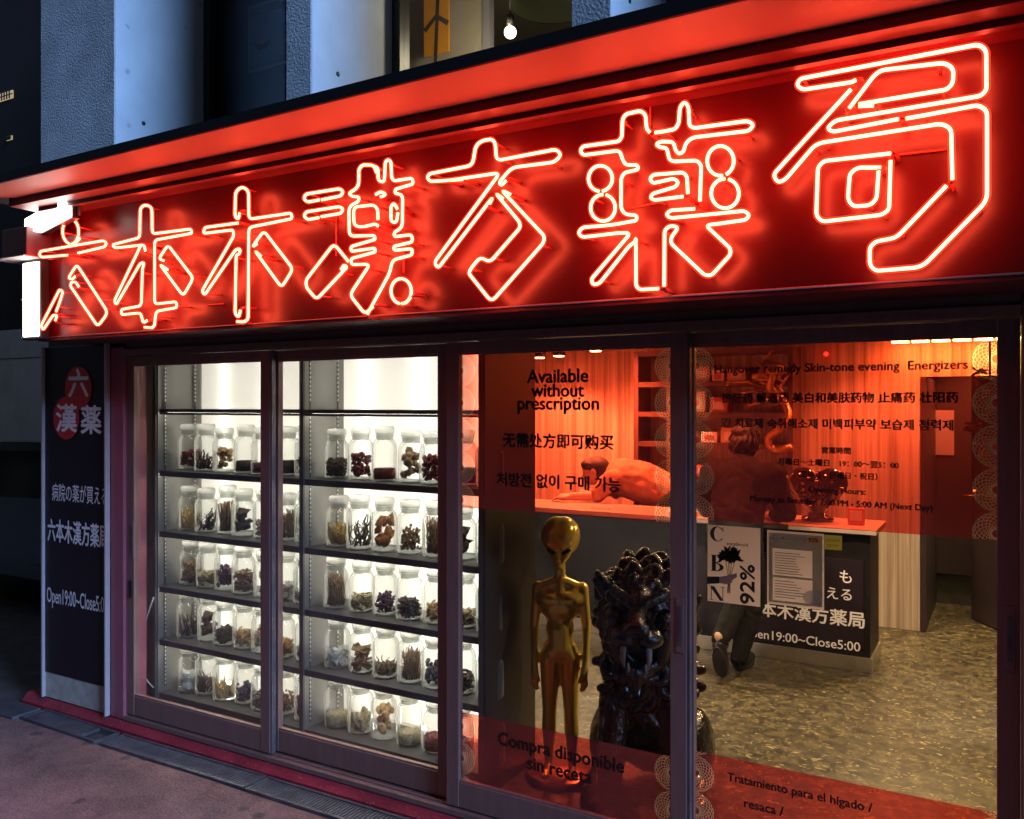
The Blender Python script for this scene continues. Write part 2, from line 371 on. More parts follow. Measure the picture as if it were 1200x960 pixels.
def text(name, s, mat, parent, c, width=None, height=None, bold=.0, ext=.0006, fit=None, rot=0.0):
    """lettering standing in the X-Z plane and facing the street; c = its centre; height = size of one line"""
    cu = bpy.data.curves.new(name, 'FONT'); cu.body = s; cu.extrude = .0; cu.resolution_u = 3
    cu.align_x = 'CENTER'
    o = bpy.data.objects.new(name, cu); COL.objects.link(o); bpy.context.view_layer.update()
    me = bpy.data.meshes.new_from_object(o.evaluated_get(bpy.context.evaluated_depsgraph_get()))
    bpy.data.objects.remove(o)
    xs = [v.co.x for v in me.vertices]; ys = [v.co.y for v in me.vertices]
    cx, w = (min(xs) + max(xs)) / 2, max(xs) - min(xs); cyy, h = (min(ys) + max(ys)) / 2, max(ys) - min(ys)
    sx = width / w if width else height / h
    sz = height / h if height else sx
    cr, sr = math.cos(rot), math.sin(rot)
    for v in me.vertices:
        a, b = (v.co.x - cx) * sx, (v.co.y - cyy) * sz
        v.co = Vector((c[0] + a * cr - b * sr, c[1], c[2] + a * sr + b * cr))
    me.name = name
    if bold:
        mb = MB(); e = bold * sz
        for i, (dx, dz) in enumerate(((0, 0), (1, 0), (-1, 0), (0, .8), (0, -.8))):
            mb.add([v.co + Vector((dx * e, -i * .00007, dz * e)) for v in me.vertices], [tuple(p.vertices) for p in me.polygons])
        me = bpy.data.meshes.new(name); me.from_pydata(mb.v, [], mb.f)
    return link(name, me, mat, parent)
def merge(name, objs, mat, parent):
    """several lettering lines of one sheet become one mesh"""
    mb = MB()
    for o in objs:
        me = o.data; mb.add([v.co.copy() for v in me.vertices], [tuple(p.vertices) for p in me.polygons]); bpy.data.objects.remove(o); bpy.data.meshes.remove(me)
    me = bpy.data.meshes.new(name); me.from_pydata(mb.v, [], mb.f); return link(name, me, mat, parent)
def ribbon(mb, pts, w, y, closed=False):
    """flat line in the X-Z plane"""
    n = len(pts); L = []; Rr = []
    for i in range(n):
        a = pts[i - 1] if (i > 0 or closed) else pts[i]; b = pts[(i + 1) % n] if (i < n - 1 or closed) else pts[i]
        d = Vector((b[0] - a[0], b[1] - a[1])); d = d.normalized() if d.length > 1e-9 else Vector((1, 0)); nx, nz = -d.y * w / 2, d.x * w / 2
        L.append((pts[i][0] + nx, y, pts[i][1] + nz)); Rr.append((pts[i][0] - nx, y, pts[i][1] - nz))
    m_ = n if closed else n - 1
    mb.add(L + Rr, [(i, (i + 1) % n, n + (i + 1) % n, n + i) for i in range(m_)])
def fillet(pts, r):
    """round the corners of a 3-D polyline"""
    out = [pts[0]]
    for i in range(1, len(pts) - 1):
        p, a, b = pts[i], pts[i - 1], pts[i + 1]
        da, db = (a - p), (b - p); q = min(r, da.length * .49, db.length * .49)
        if q < 1e-5: out.append(p); continue
        A, B = p + da.normalized() * q, p + db.normalized() * q
        for k in range(5):
            s = k / 4; out.append(A * (1 - s) ** 2 + p * 2 * s * (1 - s) + B * s * s)
    out.append(pts[-1]); return out
def blob(name, prims, mat, parent=None, voxel=.012, smooth=4, xf=None, disp=None):
    """one continuous skin over ellipsoids ('e', centre, radii[, euler]) and tapered limbs ('c', p0, p1, r0, r1)"""
    mb = MB()
    for p in prims:
        if p[0] == 'e':
            rt = Euler(p[3]).to_matrix() if len(p) > 3 and p[3] else None
            mb.sphere(p[1], p[2], 3, rt)
        else:
            a, b, r0, r1 = Vector(p[1]), Vector(p[2]), p[3], p[4]
            n = 7; pts = [a.lerp(b, i / (n - 1)) for i in range(n)]
            mb.tube(pts, [r0 + (r1 - r0) * i / (n - 1) for i in range(n)], 14)
            mb.sphere(a, r0, 2); mb.sphere(b, r1, 2)
    if xf: mb.v = [tuple(xf @ Vector(q)) for q in mb.v]
    o = mb.build(name, mat)
    md = o.modifiers.new('r', 'REMESH'); md.mode = 'VOXEL'; md.voxel_size = voxel; md.use_smooth_shade = True
    if smooth:
        ms = o.modifiers.new('s', 'SMOOTH'); ms.iterations = smooth; ms.factor = .5
    bpy.context.view_layer.update()
    me = bpy.data.meshes.new_from_object(o.evaluated_get(bpy.context.evaluated_depsgraph_get()))
    bpy.data.objects.remove(o); me.name = name
    if disp:
        amp, sc, st = disp
        ns = [v.normal.copy() for v in me.vertices]
        for v, n_ in zip(me.vertices, ns):
            q = Vector((v.co.x * sc, v.co.y * sc, v.co.z * sc * st)) + noise.noise_vector(v.co * sc * .35) * 1.2
            v.co += n_ * amp * (abs(noise.noise(q)) * 2.2 - .45 + .4 * noise.noise(q * 2.3))
    me.polygons.foreach_set('use_smooth', [True] * len(me.polygons))
    return link(name, me, mat, parent)

# ------------------------------------------------------------------ setting: ground
def sheet(name, mat, poly, z, kind='structure'):
    mb = MB(); mb.add([(x, y, z) for x, y in poly], [tuple(range(len(poly)))]); o = mb.build(name, mat); o['kind'] = kind; return o
sheet('ground', 'asphalt', [(-400, -400), (400, -400), (400, 400), (-400, 400)], -.02)
def wavy_sheet(name, mat, x0, x1, y0, y1, z, nx, ny, amp):
    mb = MB(); vs = []; fs = []
    for i in range(nx + 1):
        for j in range(ny + 1):
            x = x0 + (x1 - x0) * i / nx; y = y0 + (y1 - y0) * j / ny
            vs.append((x, y, z + amp * noise.noise(Vector((x * 1.7, y * 2.3, 3.1)))))
    for i in range(nx):
        for j in range(ny):
            a = i * (ny + 1) + j; fs.append((a, a + ny + 1, a + ny + 2, a + 1))
    mb.add(vs, fs, True); o = mb.build(name, mat); o['kind'] = 'structure'; return o
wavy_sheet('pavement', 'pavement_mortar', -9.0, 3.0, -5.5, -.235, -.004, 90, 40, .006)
mb = MB()
prof = [(-.30, .0), (-.30, .055), (.06, .055), (.06, .045), (.085, .018), (.085, -.015), (-.30, -.015)]
mb = MB(); mb.prism([(-y, z) for y, z in [(-.28, -.015), (-.28, .055), (.045, .055), (.058, .048), (.085, .016), (.085, -.015)]], -4.85, 2.5, lambda a, b, x: (x, a, b))
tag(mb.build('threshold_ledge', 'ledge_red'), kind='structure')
fl = sheet('floor', 'fleck_floor', [(-4.1, .03), (.9, .03), (.9, 6.0), (-4.1, 6.0)], .06)

# drain covers along the ledge: three slotted covers
def drain_cover(x0, x1, label, tilt=0.0, slotted=True):
    t = thing('drain_cover', ((x0 + x1) / 2, -.16, 0), label, 'drain cover', 'slotted drain covers along the red ledge')
    y0, y1, z = -.232, -.09, .004
    mb = MB()
    mb.box(x0, x1, y0, y0 + .014, -.02, z + .004); mb.box(x0, x1, y1 - .014, y1, -.02, z + .004); mb.box(x0, x0 + .012, y0 + .0145, y1 - .0145, -.02, z + .003); mb.box(x1 - .012, x1, y0 + .0145, y1 - .0145, -.02, z + .003)
    mb.build('rim', 'grate_metal', t)
    mb = MB()
    n = int((x1 - x0 - .03) / (.017 if slotted else .25))
    for i in range(n):
        x = x0 + .018 + i * (.017 if slotted else .25); mb.box(x, x + (.010 if slotted else .245), y0 + .0145, y1 - .0145, -.012, z)
    mb.build('grating', 'grate_metal', t)
    t.rotation_euler = (0, 0, R(tilt)); return t
drain_cover(-4.62, -3.96, 'plain worn drain cover plate before the black vertical signboard', -1.2, False)
drain_cover(-3.92, -2.92, 'slotted steel drain cover before the first sliding door', .5)
drain_cover(-2.90, -1.90, 'slotted steel drain cover before the second sliding door', 0)
drain_cover(-1.88, -.88, 'slotted steel drain cover before the golden figure and black lion', 0)
mb = MB(); mb.box(-4.98, -4.64, -.26, -.10, -.015, .012, b=.004); tag(mb.build('iron_plate', 'grate_metal'), 'small dark iron plate in the pavement left of the drain covers', 'iron plate')
mb = MB(); mb.box(-.035, .035, -.009, .009, 0, .004); o = mb.build('paper_scrap', 'paper_white'); o.location = at(177, 847, -.02); o.location.z = .0565; o.rotation_euler = (0, 0, R(-18)); tag(o, 'tiny white paper scrap lying on the red ledge', 'paper scrap')

# ------------------------------------------------------------------ shop building
shop = thing('shop_building', (-2, .5, 0), 'concrete shop building with grey pillars, dark windows and sliding glass doors', 'building')
def pillar(x0, x1, yb, z0=2.68, z1=7.5):
    mb = MB(); mb.box(x0, x1, -.05, yb, z0, z1, b=.008); o = mb.build('pillar', 'concrete_smooth', shop)
    mb = MB(); mb.box(x0 + .004, x1 - .004, -.055, -.0505, z0, z1); mb.build('front_render', 'concrete_rough', o)
    mb = MB(); 
    for zz in [z0 + .55 + .9 * k for k in range(6)]:
        for yy in (.12, .38):
            c = Vector((x1 + .001, yy, zz)); mb.tube([c - Vector((.01, 0, 0)), c + Vector((.0015, 0, 0))], .012, 8)
    mb.build('tie_holes', 'black_paint', o)
    return o
pillar(-4.72, -4.06, .70); pillar(-2.83, -2.675, .66); pillar(-1.39, -1.23, .66); pillar(.10, .30, .66); pillar(1.6, 1.8, .66)
mb = MB(); mb.box(-4.72, 6.5, .02, .66, 2.0, 2.74); mb.build('lintel', 'black_paint', shop)
mb = MB(); mb.box(-4.70, 6.5, -.02, .016, 2.0, 2.66); mb.build('sign_backing', 'black_paint', shop)
mb = MB(); mb.box(-4.7, 6.5, .02, 6.1, 7.5, 7.7); mb.build('roof_slab', 'concrete_raw', shop)
# upper windows
def window(x0, x1, z0, z1, y):
    mb = MB()
    for a, b in ((x0, x0 + .05), (x1 - .05, x1)): mb.box(a, b, y, y + .08, z0, z1)
    mb.box(x0 + .0505, x1 - .0505, y, y + .08, z0, z0 + .05)
    xm = (x0 + x1) / 2
    fr = mb.build('window', 'black_paint', shop)
    mb = MB(); mb.box(x0 + .05, x1 - .05, y + .035, y + .041, z0 + .05, z1); mb.build('pane', 'window_glass', fr)
    return fr
window(-4.058, -2.832, 2.745, 7.4, .52); window(-2.673, -1.392, 2.745, 7.4, .52); window(-1.228, .098, 2.745, 7.4, .52)
# upstairs room shell
mb = MB()
mb.box(-4.7, -4.6, .701, 5.8, 2.75, 7.4); mb.box(1.2, 1.3, .61, 5.8, 2.75, 7.4); mb.box(-4.6, 1.2, 5.7, 5.8, 2.75, 7.4)
mb.box(-4.06, -4.0, .721, 5.7, 2.75, 4.45); 
mb.build('upstairs_wall', 'room_beige', shop)
mb = MB(); mb.box(-4.6, 1.2, .72, 5.7, 4.45, 4.6); mb.build('upstairs_ceiling', 'room_beige', shop)
mb = MB(); mb.box(-4.6, 1.2, .662, 5.7, 2.7405, 2.748); mb.build('upstairs_floor', 'beam_brown', shop)
mb = MB()
for x in (-2.25, -1.75, -1.2): mb.box(x, x + .07, .75, 5.6, 4.33, 4.449)
for y in (1.9, 3.2): mb.box(-2.69, 1.1, y, y + .09, 4.27, 4.329)
mb.build('ceiling_beam', 'beam_brown', shop)
# blind inside the dark window
mb = MB(); mb.box(-4.056, -2.833, .64, .655, 2.75, 7.3); mb.build('dark_blind', 'black_paint', shop)
# facade sides
jl = -4.09
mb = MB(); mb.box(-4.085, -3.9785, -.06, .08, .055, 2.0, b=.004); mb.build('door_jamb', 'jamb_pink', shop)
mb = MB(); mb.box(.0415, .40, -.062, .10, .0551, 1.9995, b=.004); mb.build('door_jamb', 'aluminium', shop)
mb = MB(); mb.box(-4.66, -4.1, .0, .07, .0, 2.0); mb.build('side_wall', 'concrete_raw', shop)
mb = MB(); mb.box(.405, 6.5, -.06, .07, .0, 2.0); mb.build('side_wall', 'concrete_raw', shop)
mb = MB(); mb.box(-4.74, -4.664, .0, 6.0, .0, 2.74); mb.build('flank_wall', 'concrete_raw', shop)
mb = MB(); mb.box(-4.1, .95, 6.0, 6.1, .0, 2.74); mb.build('rear_wall', 'wall_side', shop)
mb = MB(); mb.box(.9, 1.0, .1, 6.0, .0, 2.5); mb.build('right_wall', 'wall_side', shop)
mb = MB(); mb.box(-4.2, -4.1, .1, 6.0, .0, 2.5); mb.build('left_wall', 'wall_side', shop)
# door head and track
mb = MB()
mb.box(-3.9780, .041, -.07, .09, 1.952, 1.985)
mb.box(-3.9780, .041, -.045, .075, 1.9855, 2.03)
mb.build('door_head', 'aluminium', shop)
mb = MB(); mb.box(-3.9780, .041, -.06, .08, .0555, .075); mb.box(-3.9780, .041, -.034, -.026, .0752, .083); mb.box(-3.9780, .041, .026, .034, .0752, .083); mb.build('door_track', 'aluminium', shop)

DOORS = [(-3.977, -2.943, -.028), (-2.989, -1.968, .012), (-1.956, -.952, -.028), (-.9986, .040, .012)]
def sliding_door(x0, x1, yc, label):
    """two stiles, two rails; the glass sits in the middle of the frame's depth"""
    y0, y1, z0, z1 = yc - .016, yc + .016, .084, 1.950
    sw, bt, tp = .06, .10, .043
    mb = MB()
    mb.box(x0, x0 + sw, y0, y1, z0, z1, b=.003); mb.box(x1 - sw, x1, y0, y1, z0, z1, b=.003)
    mb.box(x0 + sw + .0003, x1 - sw - .0003, y0 + .002, y1 - .002, z0, z0 + bt, b=.002); mb.box(x0 + sw + .0003, x1 - sw - .0003, y0 + .002, y1 - .002, z1 - tp, z1, b=.002)
    # glazing beads
    for za in (z0 + bt + .0002, z1 - tp - .0082): mb.box(x0 + sw + .0005, x1 - sw - .0005, y0 + .006, y1 - .006, za, za + .008)
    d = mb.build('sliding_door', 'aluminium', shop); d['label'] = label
    mb = MB(); mb.box(x0 + sw, x1 - sw, yc - .003, yc + .003, z0 + bt, z1 - tp); mb.build('glass_pane', 'pane_glass', d)
    return d
d1 = sliding_door(*DOORS[0], 'plain glass sliding door before the jars, beside the black signboard')
d2 = sliding_door(*DOORS[1], 'plain glass sliding door in the middle of the lit jar shelves')
d3 = sliding_door(*DOORS[2], 'sliding door with red film reading Available without prescription')
d4 = sliding_door(*DOORS[3], 'sliding door with red film listing remedies and opening hours')
def handle(px, py, door, y, h=.19):
    p = at(px, py, y); mb = MB()
    w = .014
    mb.box(p.x - w, p.x + w, y - .004, y - .001, p.z - h / 2, p.z + h / 2, b=.0012); hd = mb.build('handle', 'aluminium', door)
    mb = MB(); mb.box(p.x - .006, p.x + .006, y - .0062, y - .0042, p.z - h * .36, p.z + h * .36); mb.build('finger_pull', 'grate_metal', hd)
handle(797, 733, d3, -.044); handle(1183, 748, d4, -.004); handle(155, 632, d1, -.044)
mb = MB(); p = at(154, 690, -.044); mb.box(p.x - .012, p.x + .012, -.052, -.0445, p.z - .045, p.z + .045, b=.003); mb.build('lock', 'black_paint', d1)
# interlocking strips on the stile edges
for dd, x, yy in ((d1, -2.943, -.028), (d3, -.952, -.028)):
    mb = MB(); mb.box(x + .0003, x + .010, yy - .012, yy + .014, .084, 1.950, b=.001); mb.build('weather_strip', 'grate_metal', dd)
# red film
def lace_film(name, xl, xr, R0=.065, n=16):
    """red film with a border of clear spirograph rosettes (pitch .13 m) along both upright edges"""
    m = M['red_film'].copy(); m.name = name; t = m.node_tree
    out = [q for q in t.nodes if q.type == 'OUTPUT_MATERIAL'][0]; base = out.inputs[0].links[0].from_socket
    tc = t.nodes.new('ShaderNodeTexCoord'); sp = t.nodes.new('ShaderNodeSeparateXYZ'); t.links.new(tc.outputs['Object'], sp.inputs[0])
    def ma(op, a, b=None, c=None):
        q = t.nodes.new('ShaderNodeMath'); q.operation = op
        for k, v in enumerate((a, b, c)):
            if v is None: continue
            if isinstance(v, (int, float)): q.inputs[k].default_value = v
            else: t.links.new(v, q.inputs[k])
        return q.outputs[0]
    X, Z = sp.outputs[0], sp.outputs[2]
    u = ma('MINIMUM', ma('SUBTRACT', X, xl), ma('SUBTRACT', xr, X))
    w = ma('SUBTRACT', ma('FLOORED_MODULO', ma('ADD', Z, .065 - 1.835 + 26.0), .13), .065)
    rho = ma('SQRT', ma('ADD', ma('MULTIPLY', u, u), ma('MULTIPLY', w, w)))
    th = ma('ARCTAN2', w, u)
    a, b = .40 * R0, .59 * R0
    cosphi = ma('DIVIDE', ma('ADD', ma('MULTIPLY', rho, rho), a * a - b * b), ma('MULTIPLY', ma('MAXIMUM', rho, .001), 2 * a))
    phi = ma('ARCCOSINE', ma('MINIMUM', ma('MAXIMUM', cosphi, -1.0), 1.0)); sinphi = ma('SQRT', ma('MAXIMUM', ma('SUBTRACT', 1.0, ma('MULTIPLY', cosphi, cosphi)), 0.0))
    st = 2 * math.pi / n
    def line(sg):
        d = ma('SUBTRACT', ma('FLOORED_MODULO', ma('ADD', ma(sg, th, phi), st / 2 + 20 * st), st), st / 2)
        return ma('MULTIPLY', ma('ABSOLUTE', d), ma('MULTIPLY', rho, ma('MAXIMUM', sinphi, .25)))
    dist = ma('MINIMUM', line('ADD'), line('SUBTRACT'))
    mr = t.nodes.new('ShaderNodeMapRange'); mr.inputs['From Min'].default_value = .0010; mr.inputs['From Max'].default_value = .0016; mr.inputs['To Min'].default_value = 1; mr.inputs['To Max'].default_value = 0
    t.links.new(dist, mr.inputs[0])
    ring = ma('MULTIPLY', ma('LESS_THAN', rho, (.40 + .59) * R0), ma('GREATER_THAN', rho, (.59 - .40) * R0))
    mask = ma('MULTIPLY', mr.outputs[0], ring)
    tr = t.nodes.new('ShaderNodeBsdfTransparent'); tr.inputs[0].default_value = (1, .80, .64, 1)
    tl = t.nodes.new('ShaderNodeBsdfTranslucent'); tl.inputs[0].default_value = (.95, .85, .75, 1); df = t.nodes.new('ShaderNodeBsdfDiffuse'); df.inputs[0].default_value = (.95, .80, .72, 1)
    m1 = t.nodes.new('ShaderNodeMixShader'); m1.inputs[0].default_value = .5; t.links.new(tl.outputs[0], m1.inputs[1]); t.links.new(df.outputs[0], m1.inputs[2])
    m2 = t.nodes.new('ShaderNodeMixShader'); m2.inputs[0].default_value = .5; t.links.new(tr.outputs[0], m2.inputs[1]); t.links.new(m1.outputs[0], m2.inputs[2])
    m3 = t.nodes.new('ShaderNodeMixShader'); t.links.new(mask, m3.inputs[0]); t.links.new(base, m3.inputs[1]); t.links.new(m2.outputs[0], m3.inputs[2]); t.links.new(m3.outputs[0], out.inputs[0])
    M[name] = m
def film(d, dr, zones, mat):
    x0, x1, yc = dr; lace_film(mat, x0 + .0602, x1 - .0602)
    for za, zb in zones:
        mb = MB(); mb.add([(x0 + .0602, yc + .0042, za), (x1 - .0602, yc + .0042, za), (x1 - .0602, yc + .0042, zb), (x0 + .0602, yc + .0042, zb)], [(0, 1, 2, 3)]); mb.build('red_film', mat, d)
film(d3, DOORS[2], [(1.285, 1.906), (.1845, .462)], 'lace_film_message')
film(d4, DOORS[3], [(1.297, 1.906), (.1845, .485)], 'lace_film_hours')
def glass_line(s, x0, x1, ym, y, bold=.0, hpx=None):
    a, b = at(x0, ym, y), at(x1, ym, y); c = Vector(((a.x + b.x) / 2, y, at((x0 + x1) / 2, ym, y).z))
    return text('lettering', s, 'vinyl_black', None, c, b.x - a.x, None, bold)
y3, y4 = DOORS[2][2] - .0044, DOORS[3][2] - .0044
for a in [
    ('Available', 618, 689, 440.5, y3, 0.034), ('without', 623, 684, 457.5, y3, 0.034), ('prescription', 607, 701.5, 475.5, y3, 0.034),
    ('无需处方即可购买', 589.6, 718.4, 517, y3, 0.038), ('처방전 없이 구매 가능', 582.6, 727, 565, y3, 0.038),
    ('Compra disponible', 584, 731, 884, y3, 0.034), ('sin receta', 618, 693, 903, y3, 0.034)]: attach(glass_line(*a), d3)
for a in [
    ('Hangover remedy Skin-tone evening  Energizers', 837.7, 1134, 431.5, y4, 0.030), ('护肝药 解酒药 美白和美肤药物 止痛药 壮阳药', 846, 1122.7, 466, y4, 0.038),
    ('간 치료제 숙취해소제 미백피부약 보습제 정력제', 846.7, 1117, 497, y4, 0.038), ('営業時間', 963, 996.7, 528, y4, .042), ('月曜日～土曜日　19：00～翌5：00', 911.7, 1053, 543, y4, .042),
    ('（定休日：日曜日・祝日）', 935, 1028, 557, y4, .042), ('Opening Hours:', 947.7, 1014, 576, y4, .042), ('Monday to Saturday: 7:00 PM - 5:00 AM (Next Day)', 879, 1092.7, 590.7, y4, .042),
    ('Tratamiento para el hígado /', 852.5, 1022, 930, y4, 0.030), ('resaca /', 872, 918, 946, y4, 0.030)]: attach(glass_line(*a), d4)

# interior shell
mb = MB(); mb.box(-4.1, .9, .0905, 6.0, 2.40, 2.48); mb.build('shop_ceiling', 'ceiling_paint', shop)
mb = MB(); mb.box(-4.1, -.53, 3.92, 4.0, .06, 2.4); mb.build('timber_wall', 'wood_strips', shop)
mb = MB(); mb.box(-.5295, .60, 3.925, 4.0, 1.90, 2.4); mb.build('timber_lintel', 'wood_strips', shop)
mb = MB(); mb.box(-.525, -.49, 3.90, 4.9, .06, 1.899); mb.build('door_reveal', 'door_dark', shop)
mb = MB(); mb.box(-.49, .9, 5.0, 5.08, .30, 2.4); mb.build('passage_wall', 'door_dark', shop)
mb = MB(); mb.box(-.49, .9, 4.97, 5.05, .06, .299); mb.build('tile_skirting', 'tile_dark', shop)
# stub wall between cabinet end and room
mb = MB(); mb.box(-1.99, -1.905, .46, .62, .06, 2.4, b=.004); mb.build('stub_wall', 'cabinet_dark', shop)

# ------------------------------------------------------------------ canopy over the sign
can = thing('canopy', (-2, -.6, 2.67), 'long canopy with black edge and red glowing underside above the neon sign', 'canopy')
def fy(x): return -.805 + (x + 3.77) / (-.715 + 3.77) * (-.914 + .805)
xs = [-4.24, 2.0]
poly = [(-4.24, fy(-4.24)), (6.5, fy(2.0)), (6.5, -.585), (-4.04, -.585)]
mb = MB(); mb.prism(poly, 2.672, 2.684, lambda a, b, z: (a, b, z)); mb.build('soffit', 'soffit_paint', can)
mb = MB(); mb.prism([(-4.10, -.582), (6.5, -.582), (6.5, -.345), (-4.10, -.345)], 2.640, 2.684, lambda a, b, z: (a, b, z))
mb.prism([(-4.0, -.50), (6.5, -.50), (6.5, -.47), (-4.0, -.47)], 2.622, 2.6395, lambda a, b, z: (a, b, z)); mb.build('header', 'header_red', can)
mb = MB(); mb.prism([(-4.26, fy(-4.26) - .012), (6.5, fy(2.0) - .012), (6.5, fy(2.0) - .001), (-4.26, fy(-4.26) - .001)], 2.660, 2.698, lambda a, b, z: (a, b, z)); mb.build('fascia', 'fascia_black', can)
mb = MB(); mb.prism([(-4.26, fy(-4.26) - .001), (6.5, fy(2.0) - .001), (6.5, -.07), (-4.26, -.07)], 2.6845, 2.697, lambda a, b, z: (a, b, z)); mb.build('deck', 'black_paint', can)

# ------------------------------------------------------------------ neon sign
sign = thing('neon_sign', (-2, -.34, 2.03), 'red illuminated shop sign with seven large neon characters under the canopy', 'neon sign')
SP, NY = -.34, -.42
mb = MB(); mb.box(-4.24, .10, SP, SP + .02, 2.035, 2.655); mb.build('sign_panel', 'sign_red', sign)
mb = MB(); mb.box(-4.25, .11, SP - .012, -.025, 2.02, 2.0345); mb.box(-4.262, -4.2405, SP - .012, -.025, 2.0348, 2.655); mb.box(-4.24, .1, SP + .0205, -.025, 2.036, 2.65); mb.box(.101, .125, SP - .012, -.025, 2.0348, 2.655)
mb.build('sign_casing', 'dark_red_metal', sign)
mb = MB(); mb.tube([(-4.25, SP - .014, 2.036), (.11, SP - .014, 2.036)], .004, 6); mb.build('trim', 'aluminium', sign)
Z1 = (3.3333, 0, 200); Z2 = (3.529, 340, 160); Z3 = (3.692, 660, 100); Z4 = (3.0, 890, 30); Z8 = (4.364, 0, 200)
def ell(cx, cy, rx, ry, a0=100, sweep=352):
    return [(cx + rx * math.cos(R(a0 + sweep * k / 20)), cy + ry * math.sin(R(a0 + sweep * k / 20))) for k in range(21)]
